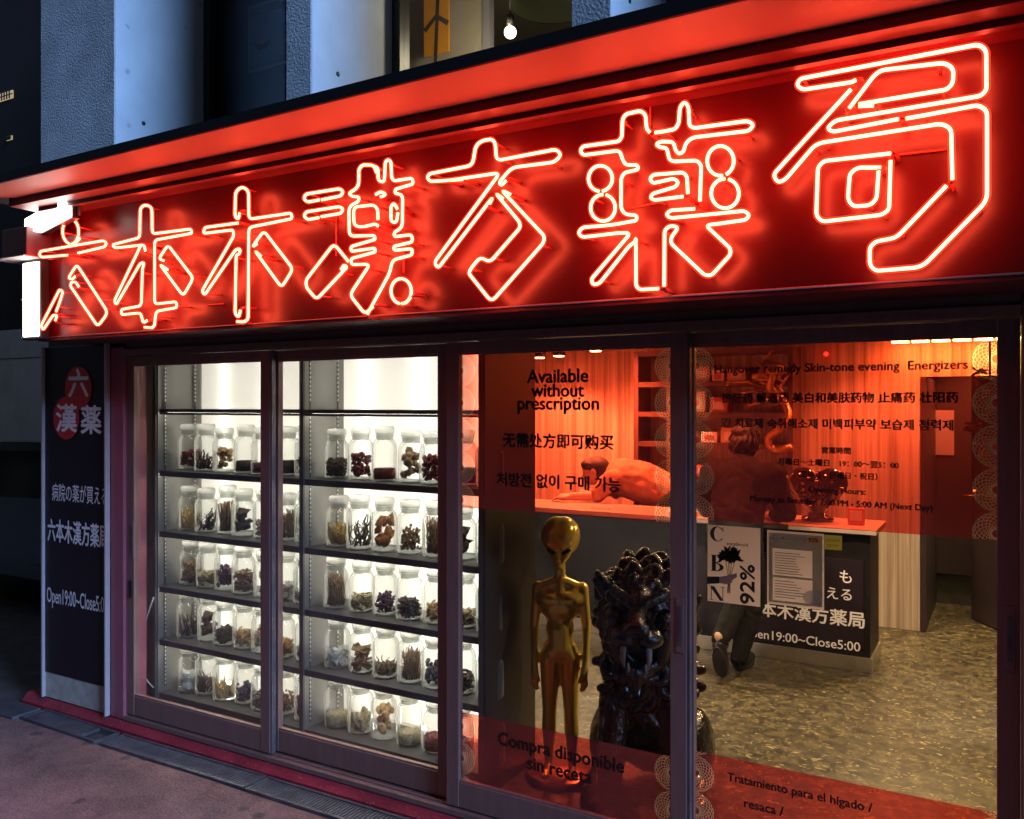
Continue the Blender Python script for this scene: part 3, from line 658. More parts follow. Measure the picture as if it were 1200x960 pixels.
CH = [
 ('六', Z8, [ell(362, 312, 40, 64) + [(385, 372), (410, 345)],
   [(345, 432), (215, 444), (203, 430), (210, 413), (530, 358), (546, 372), (535, 390), (400, 422)],
   [(402, 595), (385, 568), (362, 570), (358, 590), (500, 797), (542, 738), (542, 712), (392, 480), (345, 550), (368, 556), (383, 540)],
   [(288, 722), (300, 690), (320, 620), (303, 606), (212, 795), (222, 816), (275, 738), (294, 740), (285, 768)]]),
 ('本', Z1, [[(568, 315), (564, 290), (450, 303), (440, 290), (548, 262), (550, 145), (572, 133), (596, 145), (597, 248), (745, 228), (750, 245), (605, 272), (605, 522), (688, 512), (690, 535), (610, 550), (605, 605), (595, 615), (566, 612)],
   [(550, 293), (447, 510), (455, 525), (545, 362), (563, 358), (553, 385), (553, 528), (475, 543), (475, 563), (552, 556), (560, 597), (577, 585)],
   [(655, 388), (622, 365), (715, 490), (755, 420), (655, 290), (620, 345), (640, 352)]]),
 ('木', Z1, [[(937, 165), (932, 192), (919, 180), (920, 82), (945, 62), (970, 78), (972, 190), (1138, 166), (1142, 188), (972, 222), (970, 580), (955, 592), (928, 590)],
   [(932, 205), (797, 222), (792, 245), (912, 232), (914, 255), (790, 470), (800, 487), (920, 308), (938, 305), (936, 325), (921, 330), (921, 560), (935, 575), (941, 545)],
   [(1020, 335), (993, 310), (1100, 457), (1145, 385), (1030, 235), (984, 300), (1005, 285)]]),
 ('漢', Z2, [[(120, 262), (70, 272), (55, 255), (65, 238), (205, 216), (220, 228), (210, 246), (130, 262)],
   [(120, 336), (72, 345), (57, 328), (67, 312), (205, 290), (220, 300), (210, 318), (130, 332)],
   [(240, 517), (178, 443), (65, 595), (68, 625), (110, 675), (235, 540), (222, 530), (210, 552)],
   [(357, 150), (345, 118), (300, 118), (285, 135), (283, 210), (243, 235), (255, 248), (285, 250), (283, 268), (243, 290), (243, 412), (350, 410), (354, 426), (250, 455), (250, 475), (352, 462), (354, 478), (250, 505), (253, 530), (330, 528), (247, 655), (308, 735), (342, 703)],
   [(345, 122), (363, 130), (362, 182), (387, 190), (393, 105), (405, 95), (416, 105), (418, 185), (505, 172), (510, 196), (432, 218), (432, 235), (463, 240), (463, 376), (430, 398), (432, 415), (503, 406), (508, 436), (430, 455), (432, 472), (506, 464), (506, 490), (424, 512), (415, 562), (318, 735)],
   [(366, 372), (354, 362), (300, 375), (264, 370), (262, 292), (345, 283), (362, 300), (364, 345)],
   [(442, 300), (428, 275), (415, 288), (417, 352), (438, 357), (444, 315)],
   [(352, 240), (375, 226), (396, 240), (372, 250)],
   ell(460, 640, 43, 52) + [(480, 690), (500, 665)]]),
 ('方', Z2, [[(715, 178), (580, 187), (568, 170), (578, 155), (755, 120), (767, 40), (790, 18), (835, 10), (848, 30), (852, 100), (1098, 52), (1120, 75), (1092, 105), (915, 128), (865, 188), (872, 205), (893, 182)],
   [(660, 182), (868, 150), (596, 520), (610, 546), (840, 250), (825, 280)],
   [(912, 240), (872, 220), (1052, 412), (1048, 440), (832, 684), (738, 567), (745, 548), (788, 497), (825, 522), (952, 378), (950, 355), (848, 232), (882, 258)]]),
 ('薬', Z3, [[(376, 205), (362, 190), (357, 128), (335, 110), (272, 124), (257, 145), (254, 225), (240, 243), (85, 264), (72, 283), (85, 302), (245, 282), (256, 320), (270, 345), (322, 345), (325, 365), (265, 378), (250, 400), (250, 535), (268, 558), (318, 563), (318, 585), (205, 605), (85, 615), (65, 638), (82, 658), (245, 638), (292, 638), (122, 840), (130, 864), (158, 858), (285, 695), (310, 678), (314, 660), (316, 868), (332, 885), (415, 880)],
   [(398, 206), (440, 200), (485, 190), (500, 165), (505, 95), (525, 70), (542, 92), (546, 175), (565, 185), (800, 155), (826, 172), (805, 198), (560, 225), (530, 248), (520, 288), (500, 298), (485, 280), (478, 245), (420, 244), (402, 257), (420, 270), (448, 270), (460, 322), (478, 330), (578, 325), (597, 345), (592, 502)],
   [(540, 470), (536, 395), (520, 377), (390, 388), (375, 405), (388, 425), (480, 404), (500, 420), (488, 440), (388, 470), (378, 488), (395, 498), (520, 482)],
   [(570, 535), (465, 542), (446, 560), (465, 576), (785, 543), (806, 562), (790, 582), (660, 600), (615, 605), (722, 705), (722, 732), (640, 822), (612, 822), (468, 685), (468, 660), (502, 612), (460, 610), (440, 628), (438, 870)],
   ell(160, 403, 52, 56, 95, 345), ell(172, 530, 53, 58, -75, 345), ell(680, 327, 58, 65, 80, 345), ell(700, 468, 60, 64, -75, 345)]),
 ('局', Z4, [[(340, 192), (325, 200), (150, 225), (130, 208), (142, 186), (770, 65), (797, 85), (798, 228), (778, 248), (265, 335), (238, 362), (258, 374), (490, 330)],
   [(402, 283), (350, 285)], [(316, 292), (405, 175), (430, 158), (650, 130), (682, 150), (680, 202), (660, 225), (350, 278)],
   [(322, 225), (47, 525), (65, 552), (90, 542), (190, 425), (215, 412), (640, 345), (674, 362), (678, 542)],
   [(515, 328), (560, 320), (770, 280), (800, 300), (800, 602), (788, 628), (572, 850), (408, 863), (388, 842), (388, 780), (408, 760), (472, 748), (492, 736), (657, 563)],
   [(462, 450), (225, 476), (205, 498), (200, 668), (220, 690), (430, 666), (456, 648), (461, 475)],
   [(427, 500), (345, 500), (318, 520), (311, 612), (330, 637), (390, 632), (412, 610), (419, 512)]]),
]
NAMES = {'六': 'first neon character, a small ring over a bar and two slanting legs', '本': 'second neon character, a cross with a short foot bar', '木': 'third neon character, a tall cross with two legs',
         '漢': 'fourth neon character, dense with two short bars and a small ring', '方': 'fifth neon character, a roof stroke over a hooked leg', '薬': 'sixth neon character, with four rings at its sides', '局': 'seventh and largest neon character, holding a double square'}
rnd = random.Random(3)
for ch, (s, ox, oy), strokes in CH:
    core = MB(); halo = MB(); post = MB()
    for st in strokes:
        pts = [at(ox + x / s, oy + y / s, NY) for x, y in st]
        pts = fillet(pts, .022) if len(pts) > 2 else pts
        pts = [p + Vector((0, .006 * noise.noise(p * 5), 0)) for p in pts]
        core.tube(pts, .0050, 6); halo.tube(pts, .0096, 8)
        for e, q in ((pts[0], pts[1]), (pts[-1], pts[-2])):      # electrode leg bending back to the panel
            d = (e - q).normalized()
            post.tube([e + d * .002, e + d * .012 + Vector((0, .012, 0)), Vector((e.x, SP - .001, e.z)) + d * .012], .0055, 8)
        acc = rnd.uniform(.05, .2)
        for a, b in zip(pts[:-1], pts[1:]):
            acc += (b - a).length
            if acc > .17:
                acc = 0; p = a
                post.tube([p + Vector((0, .009, 0)), Vector((p.x, SP - .001, p.z))], .0035, 6)
                post.tube([p + Vector((-.012, .009, .0)), p + Vector((.012, .009, 0))], .0025, 6)
                post.lathe([(.010, 0), (.010, .004)], (p.x, 0, 0), 8) if False else None
    o = core.build('neon_character', 'neon', sign); o['label'] = NAMES[ch]
    halo.build('halo_shell', 'neon_halo', o); post.build('supports', 'neon_glass_dark', o)  # outer shell carries the bloom of the tubes as weak red emission
# feeder wires on the panel
mb = MB()
for a, b in (((262, 303), (300, 303)), ((190, 470), (190, 272))):
    pass
mb.tube([at(57, 283, SP - .006), at(57, 372, SP - .006)], .004, 6); mb.tube([at(118, 352, SP - .006), at(138, 352, SP - .006)], .003, 6); mb.tube([at(240, 358, SP - .006), at(262, 356, SP - .006)], .003, 6)
for x, y0, y1 in ((762, 114, 150), (394, 252, 300), (473, 290, 320)): mb.tube([at(x, y0, SP - .006), at(x, y1, SP - .006)], .003, 6)
mb.tube([at(735, 245, SP - .006), at(778, 236, SP - .006)], .003, 6); mb.tube([at(1046, 182, SP - .006), at(1118, 174, SP - .006)], .003, 6)
mb.build('feeder_wires', 'neon_glass_dark', sign)

# lamps at the sign's left end
lt = thing('strip_light', (-4.22, -.40, 2.2), 'upright white strip light at the end of the red sign', 'strip light', 'white strip lights at the sign end')
mb = MB(); mb.box(-4.315, -4.145, -.40, -.352, 2.025, 2.425, b=.006); mb.build('housing', 'black_paint', lt)
mb = MB(); mb.box(-4.285, -4.155, -.4085, -.4005, 2.04, 2.41, b=.003); mb.build('diffuser', 'lamp_white', lt)
mb = MB()
for z in (2.036, 2.23): mb.sphere((-4.305, -.402, z), .006, 1)
mb.build('screws', 'grate_metal', lt)
lt = thing('strip_light', (-4.02, -.42, 2.62), 'sloping white strip light close under the canopy corner', 'strip light', 'white strip lights at the sign end')
a, b = Vector((-4.26, -.37, 2.585)), Vector((-3.77, -.475, 2.615)); d = (b - a).normalized(); n = Vector((d.y, -d.x, 0)).normalized()
mtx = Matrix((( d.x, n.x, 0, a.x), (d.y, n.y, 0, a.y), (d.z, n.z, 1, a.z), (0, 0, 0, 1)))
L = (b - a).length
mb = MB(); mb.box(-.01, L + .01, -.03, .004, -.045, .045, mtx); mb.build('housing', 'black_paint', lt)
mb = MB(); mb.box(.0, L, .0045, .040, -.038, .046, mtx); mb.build('diffuser', 'lamp_white', lt)
mb = MB(); mb.tube([b + Vector((.02, .02, -.03)), b + Vector((.02, .02, .05))], .008, 8); mb.build('bracket', 'grate_metal', lt)
jb = thing('junction_box', (-4.24, -.43, 2.54), 'dark red metal box above the upright strip light', 'junction box')
mb = MB(); mb.box(-4.36, -4.15, -.47, -.335, 2.432, 2.575, b=.005); mb.build('casing', 'dark_red_metal', jb)
mb = MB(); mb.box(-4.42, -4.14, -.49, -.33, 2.426, 2.4315); mb.build('flange', 'board_edge', jb)

# ------------------------------------------------------------------ black vertical signboard
vb = thing('sign_board', (-4.38, -.06, .06), 'tall black signboard with red discs and white lettering beside the doors', 'sign board')
mb = MB(); mb.box(-4.67, -4.10, -.06, -.006, .20, 2.02, b=.003); mb.build('board', 'board_dark', vb)
mb = MB(); mb.box(-4.67, -4.10, -.056, -.006, .06, .1995); mb.build('plinth', 'board_base', vb)
mb = MB(); mb.box(-4.682, -4.6705, -.075, -.006, .06, 2.02); mb.build('edge_strip', 'board_edge', vb); mb = MB(); mb.box(-4.099, -4.089, -.088, -.0605, .06, 2.02); mb.build('edge_strip', 'board_edge', vb)
yb = -.0635
for px, py, r in ((91.5, 455, .118), (77.5, 490, .118)):
    mb = MB(); c = at(px, py, yb); mb.add([(c.x + r * math.cos(2 * math.pi * k / 40), yb - .0002 * (px < 80), c.z + r * math.sin(2 * math.pi * k / 40)) for k in range(40)], [tuple(range(40))])
    mb.build('red_disc', 'vinyl_red', vb)
def bl(s, x0, x1, ym, hp=None, bold=.006, y=yb - .0008):
    a, b = at(x0, ym, y), at(x1, ym, y); c = Vector(((a.x + b.x) / 2, y, at((x0 + x1) / 2, ym, y).z))
    return text('lettering', s, 'vinyl_white', None, c, b.x - a.x, hp, bold)
for o in (bl('六', 80.5, 103, 449, .15, .03), bl('漢', 66, 90, 490, .15, .03), bl('薬', 95, 118.5, 492, .15, .03),
    bl('病院の薬が買える', 61, 125.5, 579, .098), bl('六本木漢方薬局', 56, 126, 625, .125, .02), bl('Open19:00~Close5:00', 55, 126, 706, .11)): attach(o, vb)

# ------------------------------------------------------------------ lit display cabinet
cab = thing('display_cabinet', (-2.9, .25, .06), 'back lit white display cabinet of open shelves full of herb jars', 'display cabinet')
YF, YB = .12, .40
SZ = [1.675, 1.345, 1.02, .725, .44, .155]
XD = [-3.94, -2.893, -1.887]
mb = MB()
mb.box(XD[0] - .018, XD[0], YF, YB, .06, 2.30); mb.build('side_panel', 'cabinet_panel', cab)
mb = MB(); mb.box(XD[1] - .009, XD[1] + .009, YF, YB, .06, 2.30); mb.build('side_panel', 'cabinet_panel', cab)
mb = MB(); mb.box(XD[2], XD[2] + .02, YF - .01, YB + .14, .06, 2.30); mb.build('side_panel', 'cabinet_dark', cab)
for x in (XD[0] - .03, XD[1] - .012, XD[2] - .012):
    mb = MB(); mb.box(x, x + .024, YF - .012, YF - .0005, .06, 2.30); mb.build('front_post', 'cabinet_grey', cab)
for k, (xa, xb) in enumerate(zip(XD[:-1], XD[1:])):
    for i, z in enumerate(SZ):
        mb = MB(); mb.box(xa + .0095, xb - .0095, YF, YB - .002, z - .018, z, b=.0015); mb.box(xa + .0095, xb - .0095, YF + .0005, YF + .006, z - .030, z - .0182); o = mb.build('shelf', 'cabinet_grey', cab)
        if i < 5: mb = MB(); mb.box(xa + .03, xb - .03, YF + .026, YF + .040, z - .0235, z - .0185); mb.build('added_shelf_light', 'added_led', o)  # LED bars added behind the front lip to light the jar fronts
    # slotted shelf standards up both inner sides of each bay
    for xs_, sg in ((xa + .0095, 1), (xb - .0095, -1)):
        for yy in (YF + .035, YB - .05):
            mb = MB(); a_, b_ = sorted((xs_, xs_ + sg * .0012)); mb.box(a_, b_, yy - .002, yy + .009, .18, 2.26); o = mb.build('shelf_standard', 'cabinet_grey', cab)
            mb = MB(); a_, b_ = sorted((xs_ + sg * .0014, xs_ + sg * .0026))
            for q in range(95):
                z = .19 + q * .0215
                if min(abs(z + .006 - v_) for v_ in SZ) > .03: mb.box(a_, b_, yy, yy + .006, z, z + .012)
            mb.build('slots', 'track_metal', o)
    mb = MB(); mb.box(xa + .0095, xb - .0095, YB, YB + .004, .17, 2.29); mb.build('light_panel', 'frosted_panel', cab)
    for x in ((-3.75, -3.42, -3.09) if k == 0 else (-2.74, -2.41, -2.08)):
        mb = MB(); mb.tube([(x, YB + .032, .10), (x, YB + .032, 2.30)], .012, 10); mb.build('tube_lamp', 'lamp_tube', cab)
mb = MB(); mb.box(XD[0] - .018, XD[2] - .001, YB + .115, YB + .13, .06, 2.30); mb.build('back_panel', 'paper_white', cab)
mb = MB(); mb.box(XD[0] - .018, XD[2] - .001, YF, YB, .0605, .12); mb.build('plinth', 'cabinet_dark', cab)
mb = MB(); mb.box(XD[0] - .018, XD[2] - .001, YF, YB, 2.3005, 2.33); mb.build('cabinet_top', 'cabinet_dark', cab)
# loose cable at the cabinet's left edge
mb = MB(); pts = [at(180, 700, .10), at(168, 735, .09), at(165, 775, .085), at(172, 798, .09), at(180, 806, .10)]
mb.tube(fillet(pts, .06), .0035, 6); tag(mb.build('cable', 'cable_white'), 'thin pale cable hanging at the left end of the jar cabinet', 'cable')

# ------------------------------------------------------------------ herb jars
def jar_meshes():
    pr = [(.0, .0), (.044, .0), (.051, .004), (.0545, .012), (.054, .148), (.0525, .162), (.047, .176), (.039, .186), (.0365, .196), (.041, .204), (.043, .208)]
    g = MB(); g.lathe(pr, seg=28); g.lathe([(.0, .006), (.042, .006), (.0485, .012)], seg=28)
    a = g.build('glass_body', 'jar_glass'); me_g = a.data; bpy.data.objects.remove(a)
    s = MB(); s.lathe([(.0, .184), (.033, .184), (.036, .210), (.041, .212), (.0425, .217), (.043, .236), (.037, .244), (.0, .246)], seg=24)
    a = s.build('stopper', 'stopper'); me_s = a.data; bpy.data.objects.remove(a)
    return me_g, me_s
# thick bottom ring that catches the light
JG, JS = jar_meshes()
rh = random.Random(11)
def rnd_in(r):
    while True:
        x, y = rh.uniform(-r, r), rh.uniform(-r, r)
        if x * x + y * y < r * r: return x, y
RI = .048
def heap_spheres(n, r, h, squash=.8, jit=.5, hump=.25):
    mb = MB()
    for _ in range(n):
        rr = r * rh.uniform(.75, 1.15); x, y = rnd_in(RI - rr)
        hh = 1.3 * h * (1 + hump * (1 - (x * x + y * y) / RI ** 2))
        mb.sphere((x, y, .012 + rr * .8 + rh.random() * max(.001, hh - rr)), (rr, rr, rr * squash), 1, Euler((rh.random() * 3, rh.random() * 3, rh.random() * 3)).to_matrix(), jit)
    return mb
def sticks(n, r, lo, hi, lean=.5, taper=.6, bend=.008, seg=6, branch=0):
    mb = MB()
    for _ in range(n):
        x, y = rnd_in(RI - .012); L = rh.uniform(lo, hi); a = rh.random() * 6.28; ln = rh.uniform(0, lean)
        p0 = Vector((x, y, .014)); d = Vector((math.cos(a) * ln, math.sin(a) * ln, 1)).normalized()
        pts = []
        for k in range(5):
            q = p0 + d * L * k / 4 + Vector((rh.uniform(-bend, bend), rh.uniform(-bend, bend), 0)) * (k > 0)
            rr = math.hypot(q.x, q.y)
            if rr > RI - r: q.x *= (RI - r) / rr; q.y *= (RI - r) / rr
            pts.append(q)
        rad = r * rh.uniform(.7, 1.2)
        mb.tube(pts, [rad * (1 - (1 - taper) * k / 4) for k in range(5)], seg)
        for _b in range(branch):
            k = rh.randint(1, 3); q = pts[k] + Vector((rh.uniform(-.02, .02), rh.uniform(-.02, .02), rh.uniform(.005, .02)))
            rr = math.hypot(q.x, q.y)
            if rr > RI - r: q.x *= (RI - r) / rr; q.y *= (RI - r) / rr
            mb.tube([pts[k], q], [rad * .6, rad * .3], 5)
    return mb
def chips(n, h, sx, sy, sz):
    mb = MB()
    for _ in range(n):
        x, y = rnd_in(RI - max(sx, sy) * .75); m_ = Matrix.Translation((x, y, .014 + sz + rh.random() * h)) @ Euler((rh.uniform(-.9, .9), rh.uniform(-.9, .9), rh.random() * 6.28)).to_matrix().to_4x4()
        k = rh.uniform(.6, 1.15); mb.box(-sx * k, sx * k, -sy * k, sy * k, -sz, sz, m_)
    return mb
def seeds(h, r):
    mb = MB(); vs = []; n = 20
    mb.lathe([(.0, .010), (.046, .010), (.0468, .012 + h), (.03, .014 + h * 1.05), (.0, .016 + h * 1.08)], seg=24)
    for _ in range(170):
        x, y = rnd_in(RI - r); mb.sphere((x, y, .014 + h * (1.04 - .0 * x)), (r, r * .8, r * .6), 1, Euler((rh.random(), rh.random(), rh.random() * 6)).to_matrix())
    for _ in range(150):
        a = rh.random() * 6.28; mb.sphere((math.cos(a) * .046, math.sin(a) * .046, .012 + rh.random() * h), (r * .8, r * .8, r * .6), 1)
    return mb
for nm, c in (('h_red', (.24, .05, .05)), ('h_dark', (.12, .075, .058)), ('h_tan', (.62, .40, .20)), ('h_gold', (.72, .46, .16)), ('h_brown', (.32, .20, .115)), ('h_pale', (.62, .52, .33)), ('h_white', (.80, .76, .68)), ('h_purple', (.17, .08, .12)), ('h_orange', (.48, .21, .07)), ('h_olive', (.36, .30, .15)), ('h_blue', (.10, .09, .12)), ('h_walnut', (.50, .35, .22))):
    principled(nm, c, .75, 0, .3, .45, 70)
KINDS = {
 'berries': ('dark red dried berries', heap_spheres(110, .008, .045), 'h_red'),
 'darkroot': ('dark twisted roots', sticks(16, .0065, .06, .115, .9, .4, .014, 7, 1), 'h_dark'),
 'nuts': ('round tan nuts', heap_spheres(26, .0155, .075, .95, .25), 'h_tan'),
 'darkseed': ('fine dark seeds', seeds(.045, .0035), 'h_dark'),
 'redseed': ('fine red brown seeds', seeds(.042, .004), 'h_red'),
 'darkchip': ('blackish brown chips', chips(170, .065, .012, .007, .0022), 'h_dark'),
 'redbit': ('crumpled dark red fruit', heap_spheres(75, .0115, .062, .7, 1.1), 'h_red'),
 'walnut': ('whole brown walnuts', heap_spheres(24, .0175, .075, .95, .5), 'h_walnut'),
 'goldroot': ('long golden ginseng roots', sticks(14, .0085, .07, .115, .8, .3, .008, 7, 1), 'h_gold'),
 'darktwig': ('tangled dark twigs', sticks(26, .0036, .07, .125, .9, .6, .012, 6, 2), 'h_dark'),
 'brownstick': ('upright brown sticks', sticks(46, .0042, .10, .135, .14, .9, .004, 6), 'h_brown'),
 'lump': ('lumpy dark fungus', heap_spheres(14, .020, .07, .7, 1.4), 'h_dark'),
 'fungus': ('cut orange fungus', heap_spheres(13, .021, .075, .65, 1.3), 'h_orange'),
 'goldstick': ('thin golden yellow sticks', sticks(44, .0042, .06, .105, .8, .8, .006, 6), 'h_gold'),
 'crumb': ('loose brown crumbs', heap_spheres(130, .0075, .048, .7, 1.1, .5), 'h_brown'),
 'grass': ('tall fine brown stems', sticks(70, .0022, .10, .14, .22, .7, .007, 5, 1), 'h_brown'),
 'brownchip': ('rough brown bark chips', chips(150, .085, .014, .007, .003), 'h_brown'),
 'palechip': ('pale yellow root slices', chips(150, .055, .011, .009, .002), 'h_pale'),
 'purple': ('dark purple dried flowers', heap_spheres(120, .0085, .06, .8, 1.2), 'h_purple'),
 'whiteslab': ('chunky white mineral pieces', chips(22, .055, .022, .014, .009), 'h_white'),
 'bark': ('broad curled bark strips', chips(26, .07, .036, .011, .0028), 'h_brown'),
 'goldchip': ('golden brown peel', chips(120, .055, .014, .008, .0025), 'h_tan'),
 'curl': ('curled brown shavings', sticks(60, .004, .03, .07, 1.3, .6, .014, 5), 'h_brown'),
 'blue': ('blue black dried berries', heap_spheres(80, .0105, .06, .9, .5), 'h_blue'),
 'paleseed': ('fine pale seeds', seeds(.038, .0042), 'h_pale'),
 'paleroot': ('thick pale root pieces', sticks(9, .0125, .06, .105, .9, .7, .006, 8), 'h_pale'),
 'olive': ('dry olive leaves and stems', chips(170, .085, .013, .005, .0014), 'h_olive'),
}
KM = {}
for k, (ds, mb, mt) in KINDS.items():
    a = mb.build('herbs', mt); KM[k] = a.data; bpy.data.objects.remove(a)
ROWS = [
 [['berries', 'darkroot', 'nuts', 'darkseed', 'redseed', 'darkseed', 'crumb'], ['darkchip', 'redbit', 'redseed', 'walnut', 'redbit', 'darkseed', 'berries']],
 [['goldroot', 'darktwig', 'brownstick', 'lump', 'crumb', 'grass', 'darktwig'], ['goldstick', 'darktwig', 'fungus', 'crumb', 'grass', 'lump', 'olive']],
 [['brownchip', 'palechip', 'purple', 'brownchip', 'nuts', 'whiteslab', 'curl'], ['grass', 'palechip', 'purple', 'darkchip', 'goldchip', 'palechip', 'lump']],
 [['darkroot', 'lump', 'darkchip', 'goldchip', 'walnut', 'goldchip', 'curl'], ['whiteslab', 'bark', 'curl', 'grass', 'blue', 'darkchip', 'purple']],
 [['whiteslab', 'darktwig', 'goldroot', 'blue', 'darkchip', 'crumb', 'redbit'], ['paleseed', 'paleroot', 'nuts', 'paleseed', 'redseed', 'berries', 'curl']],
]
ORD = ['first', 'second', 'third', 'fourth', 'fifth', 'sixth', 'seventh']
SH = ['top', 'second', 'middle', 'fourth', 'lowest']
rj = random.Random(5)
X0 = [-3.835, -2.775]
for r in range(5):
    for b in range(2):
        for k in range(7):
            kind = ROWS[r][b][k]
            x = X0[b] + .1425 * k + rj.uniform(-.006, .006) + (.018 if r in (1, 2, 4) and b == 0 and k == 0 else 0)
            y = .235 + rj.uniform(-.012, .012)
            root = thing('herb_jar', (x, y, SZ[r + 1]), f"jar of {KINDS[kind][0]}, {ORD[k]} on {'its' if False else 'the'} {SH[r]} jar shelf, {'left' if b == 0 else 'right'} bay", 'jar', 'glass herb jars on the lit cabinet shelves')
            root.rotation_euler = (0, 0, rj.uniform(0, 6.28)); s = rj.uniform(.97, 1.04); root.scale = (1.12 * s, 1.12 * s, rj.uniform(.95, 1.04))
            for nm, me, mt in (('glass_body', JG, 'jar_glass'), ('stopper', JS, 'stopper'), ('herbs', KM[kind], KINDS[kind][2])):
                o = bpy.data.objects.new(nm, me); COL.objects.link(o)
                if not me.materials: me.materials.append(M[mt])
                o.parent = root
                if nm == 'herbs': o.scale = (1, 1, rj.uniform(.95, 1.3))

# ------------------------------------------------------------------ golden figure
def xform(loc, rz, s=1.0): return Matrix.Translation(loc) @ Matrix.Rotation(R(rz), 4, 'Z') @ Matrix.Scale(s, 4)
AX = xform((-1.70, .47, .06), 22)
al = thing('alien_statue', (-1.70, .47, .06), 'slim golden alien statue with big head standing on a round base', 'statue')
P = [('e', (0, 0, .555), (.078, .055, .062)), ('c', (0, 0, .56), (0, -.002, .66), .058, .055), ('e', (0, -.002, .65), (.064, .046, .08)), ('e', (0, .002, .755), (.090, .055, .085)), ('e', (-.062, .0, .79), (.05, .045, .055)), ('e', (.062, .0, .79), (.05, .045, .055)),
     ('e', (-.040, -.030, .785), (.050, .028, .036)), ('e', (.040, -.030, .785), (.050, .028, .036)),
     ('c', (-.095, .0, .825), (0, .0, .862), .026, .028), ('c', (.095, .0, .825), (0, .0, .862), .026, .028), ('c', (0, 0, .80), (0, .003, .87), .05, .03), ('c', (0, .005, .85), (0, -.004, .94), .025, .024),
     ('c', (-.018, -.016, .84), (-.008, -.016, .91), .006, .006), ('c', (.018, -.016, .84), (.008, -.016, .91), .006, .006),
     ('e', (-.018, .022, 1.055), (.070, .098, .088)), ('e', (.018, .022, 1.055), (.070, .098, .088)), ('e', (0, -.022, 1.02), (.066, .062, .060)), ('c', (0, -.026, 1.0), (0, -.046, .935), .056, .019),
     ('c', (0, -.082, .985), (0, -.090, .962), .005, .008), ('e', (0, -.070, .938), (.014, .010, .004)), ('c', (-.05, -.066, 1.030), (-.012, -.086, 1.012), .008, .008), ('c', (.05, -.066, 1.030), (.012, -.086, 1.012), .008, .008)]
for s in (-1, 1):
    P += [('c', (s * .098, 0, .832), (s * .115, .01, .66), .028, .021), ('c', (s * .115, .01, .66), (s * .112, -.028, .50), .021, .014),
          ('c', (s * .112, -.028, .50), (s * .107, -.045, .455), .016, .018)]
    for i, (dx, L) in enumerate(((-.013, .052), (-.004, .06), (.005, .056), (.013, .046))):
        x = s * (.107 + dx); P += [('c', (x, -.046, .448), (x + s * .002, -.05, .42), .0062, .0058), ('c', (x + s * .002, -.05, .42), (x - s * .006, -.046, .448 - L), .0058, .0045)]
    P += [('c', (s * .096, -.05, .465), (s * .082, -.064, .43), .0065, .005)]
    P += [('c', (s * .042, 0, .53), (s * .047, -.002, .29), .050, .032), ('c', (s * .047, -.002, .29), (s * .05, .01, .19), .032, .033), ('c', (s * .05, .01, .19), (s * .052, .01, .05), .030, .018),
          ('c', (s * .052, .012, .045), (s * .06, -.07, .038), .019, .014), ('e', (s * .061, -.08, .034), (.021, .026, .011))]
blob('body', P, 'gold', al, .0065, 3, AX)
mb = MB()
for s in (-1, 1):
    mb = MB(); mb.sphere((s * .033, -.073, 1.002), (.024, .011, .0095), 2, (Euler((0, 0, s * .45)).to_matrix() @ Euler((0, -s * .38, 0)).to_matrix())); mb.v = [tuple(AX @ Vector(q)) for q in mb.v]; mb.build('eye', 'eye_black', al)
mb = MB(); mb.lathe([(.0, .0), (.150, .0), (.155, .006), (.153, .018), (.143, .026), (.0, .027)], seg=48); mb.v = [tuple(AX @ Vector(q)) for q in mb.v]; mb.build('base', 'gold_base', al)

# ------------------------------------------------------------------ black lion
LX = xform((-1.285, .44, .06), 14) @ Matrix.Diagonal((.93, 1, 1, 1))
li = thing('lion_statue', (-1.275, .44, .06), 'glossy black seated lion statue with curly mane and pale tusks', 'statue')
rl = random.Random(21)
P = [('c', (0, .0, .44), (0, .22, .30), .175, .19), ('e', (0, -.03, .50), (.175, .15, .19)), ('e', (0, .24, .22), (.20, .19, .19)), ('c', (0, -.02, .55), (0, -.06, .74), .16, .16)]
for s in (-1, 1):
    P += [('c', (s * .115, -.09, .46), (s * .135, -.14, .26), .080, .062), ('c', (s * .135, -.14, .26), (s * .142, -.16, .09), .060, .055), ('e', (s * .145, -.20, .050), (.070, .100, .048))]
    for dx in (-.048, -.016, .016, .048): P += [('c', (s * .145 + dx, -.24, .05), (s * .145 + dx * 1.15, -.295, .026), .022, .019), ('c', (s * .145 + dx * 1.15, -.30, .026), (s * .145 + dx * 1.15, -.322, .012), .010, .003)]
    P += [('e', (s * .195, .18, .17), (.095, .16, .165)), ('c', (s * .215, .10, .07), (s * .225, -.05, .05), .052, .046), ('e', (s * .228, -.08, .042), (.052, .065, .04))]
    for dx in (-.03, 0, .03): P.append(('c', (s * .228 + dx, -.11, .04), (s * .228 + dx, -.15, .022), .017, .014))
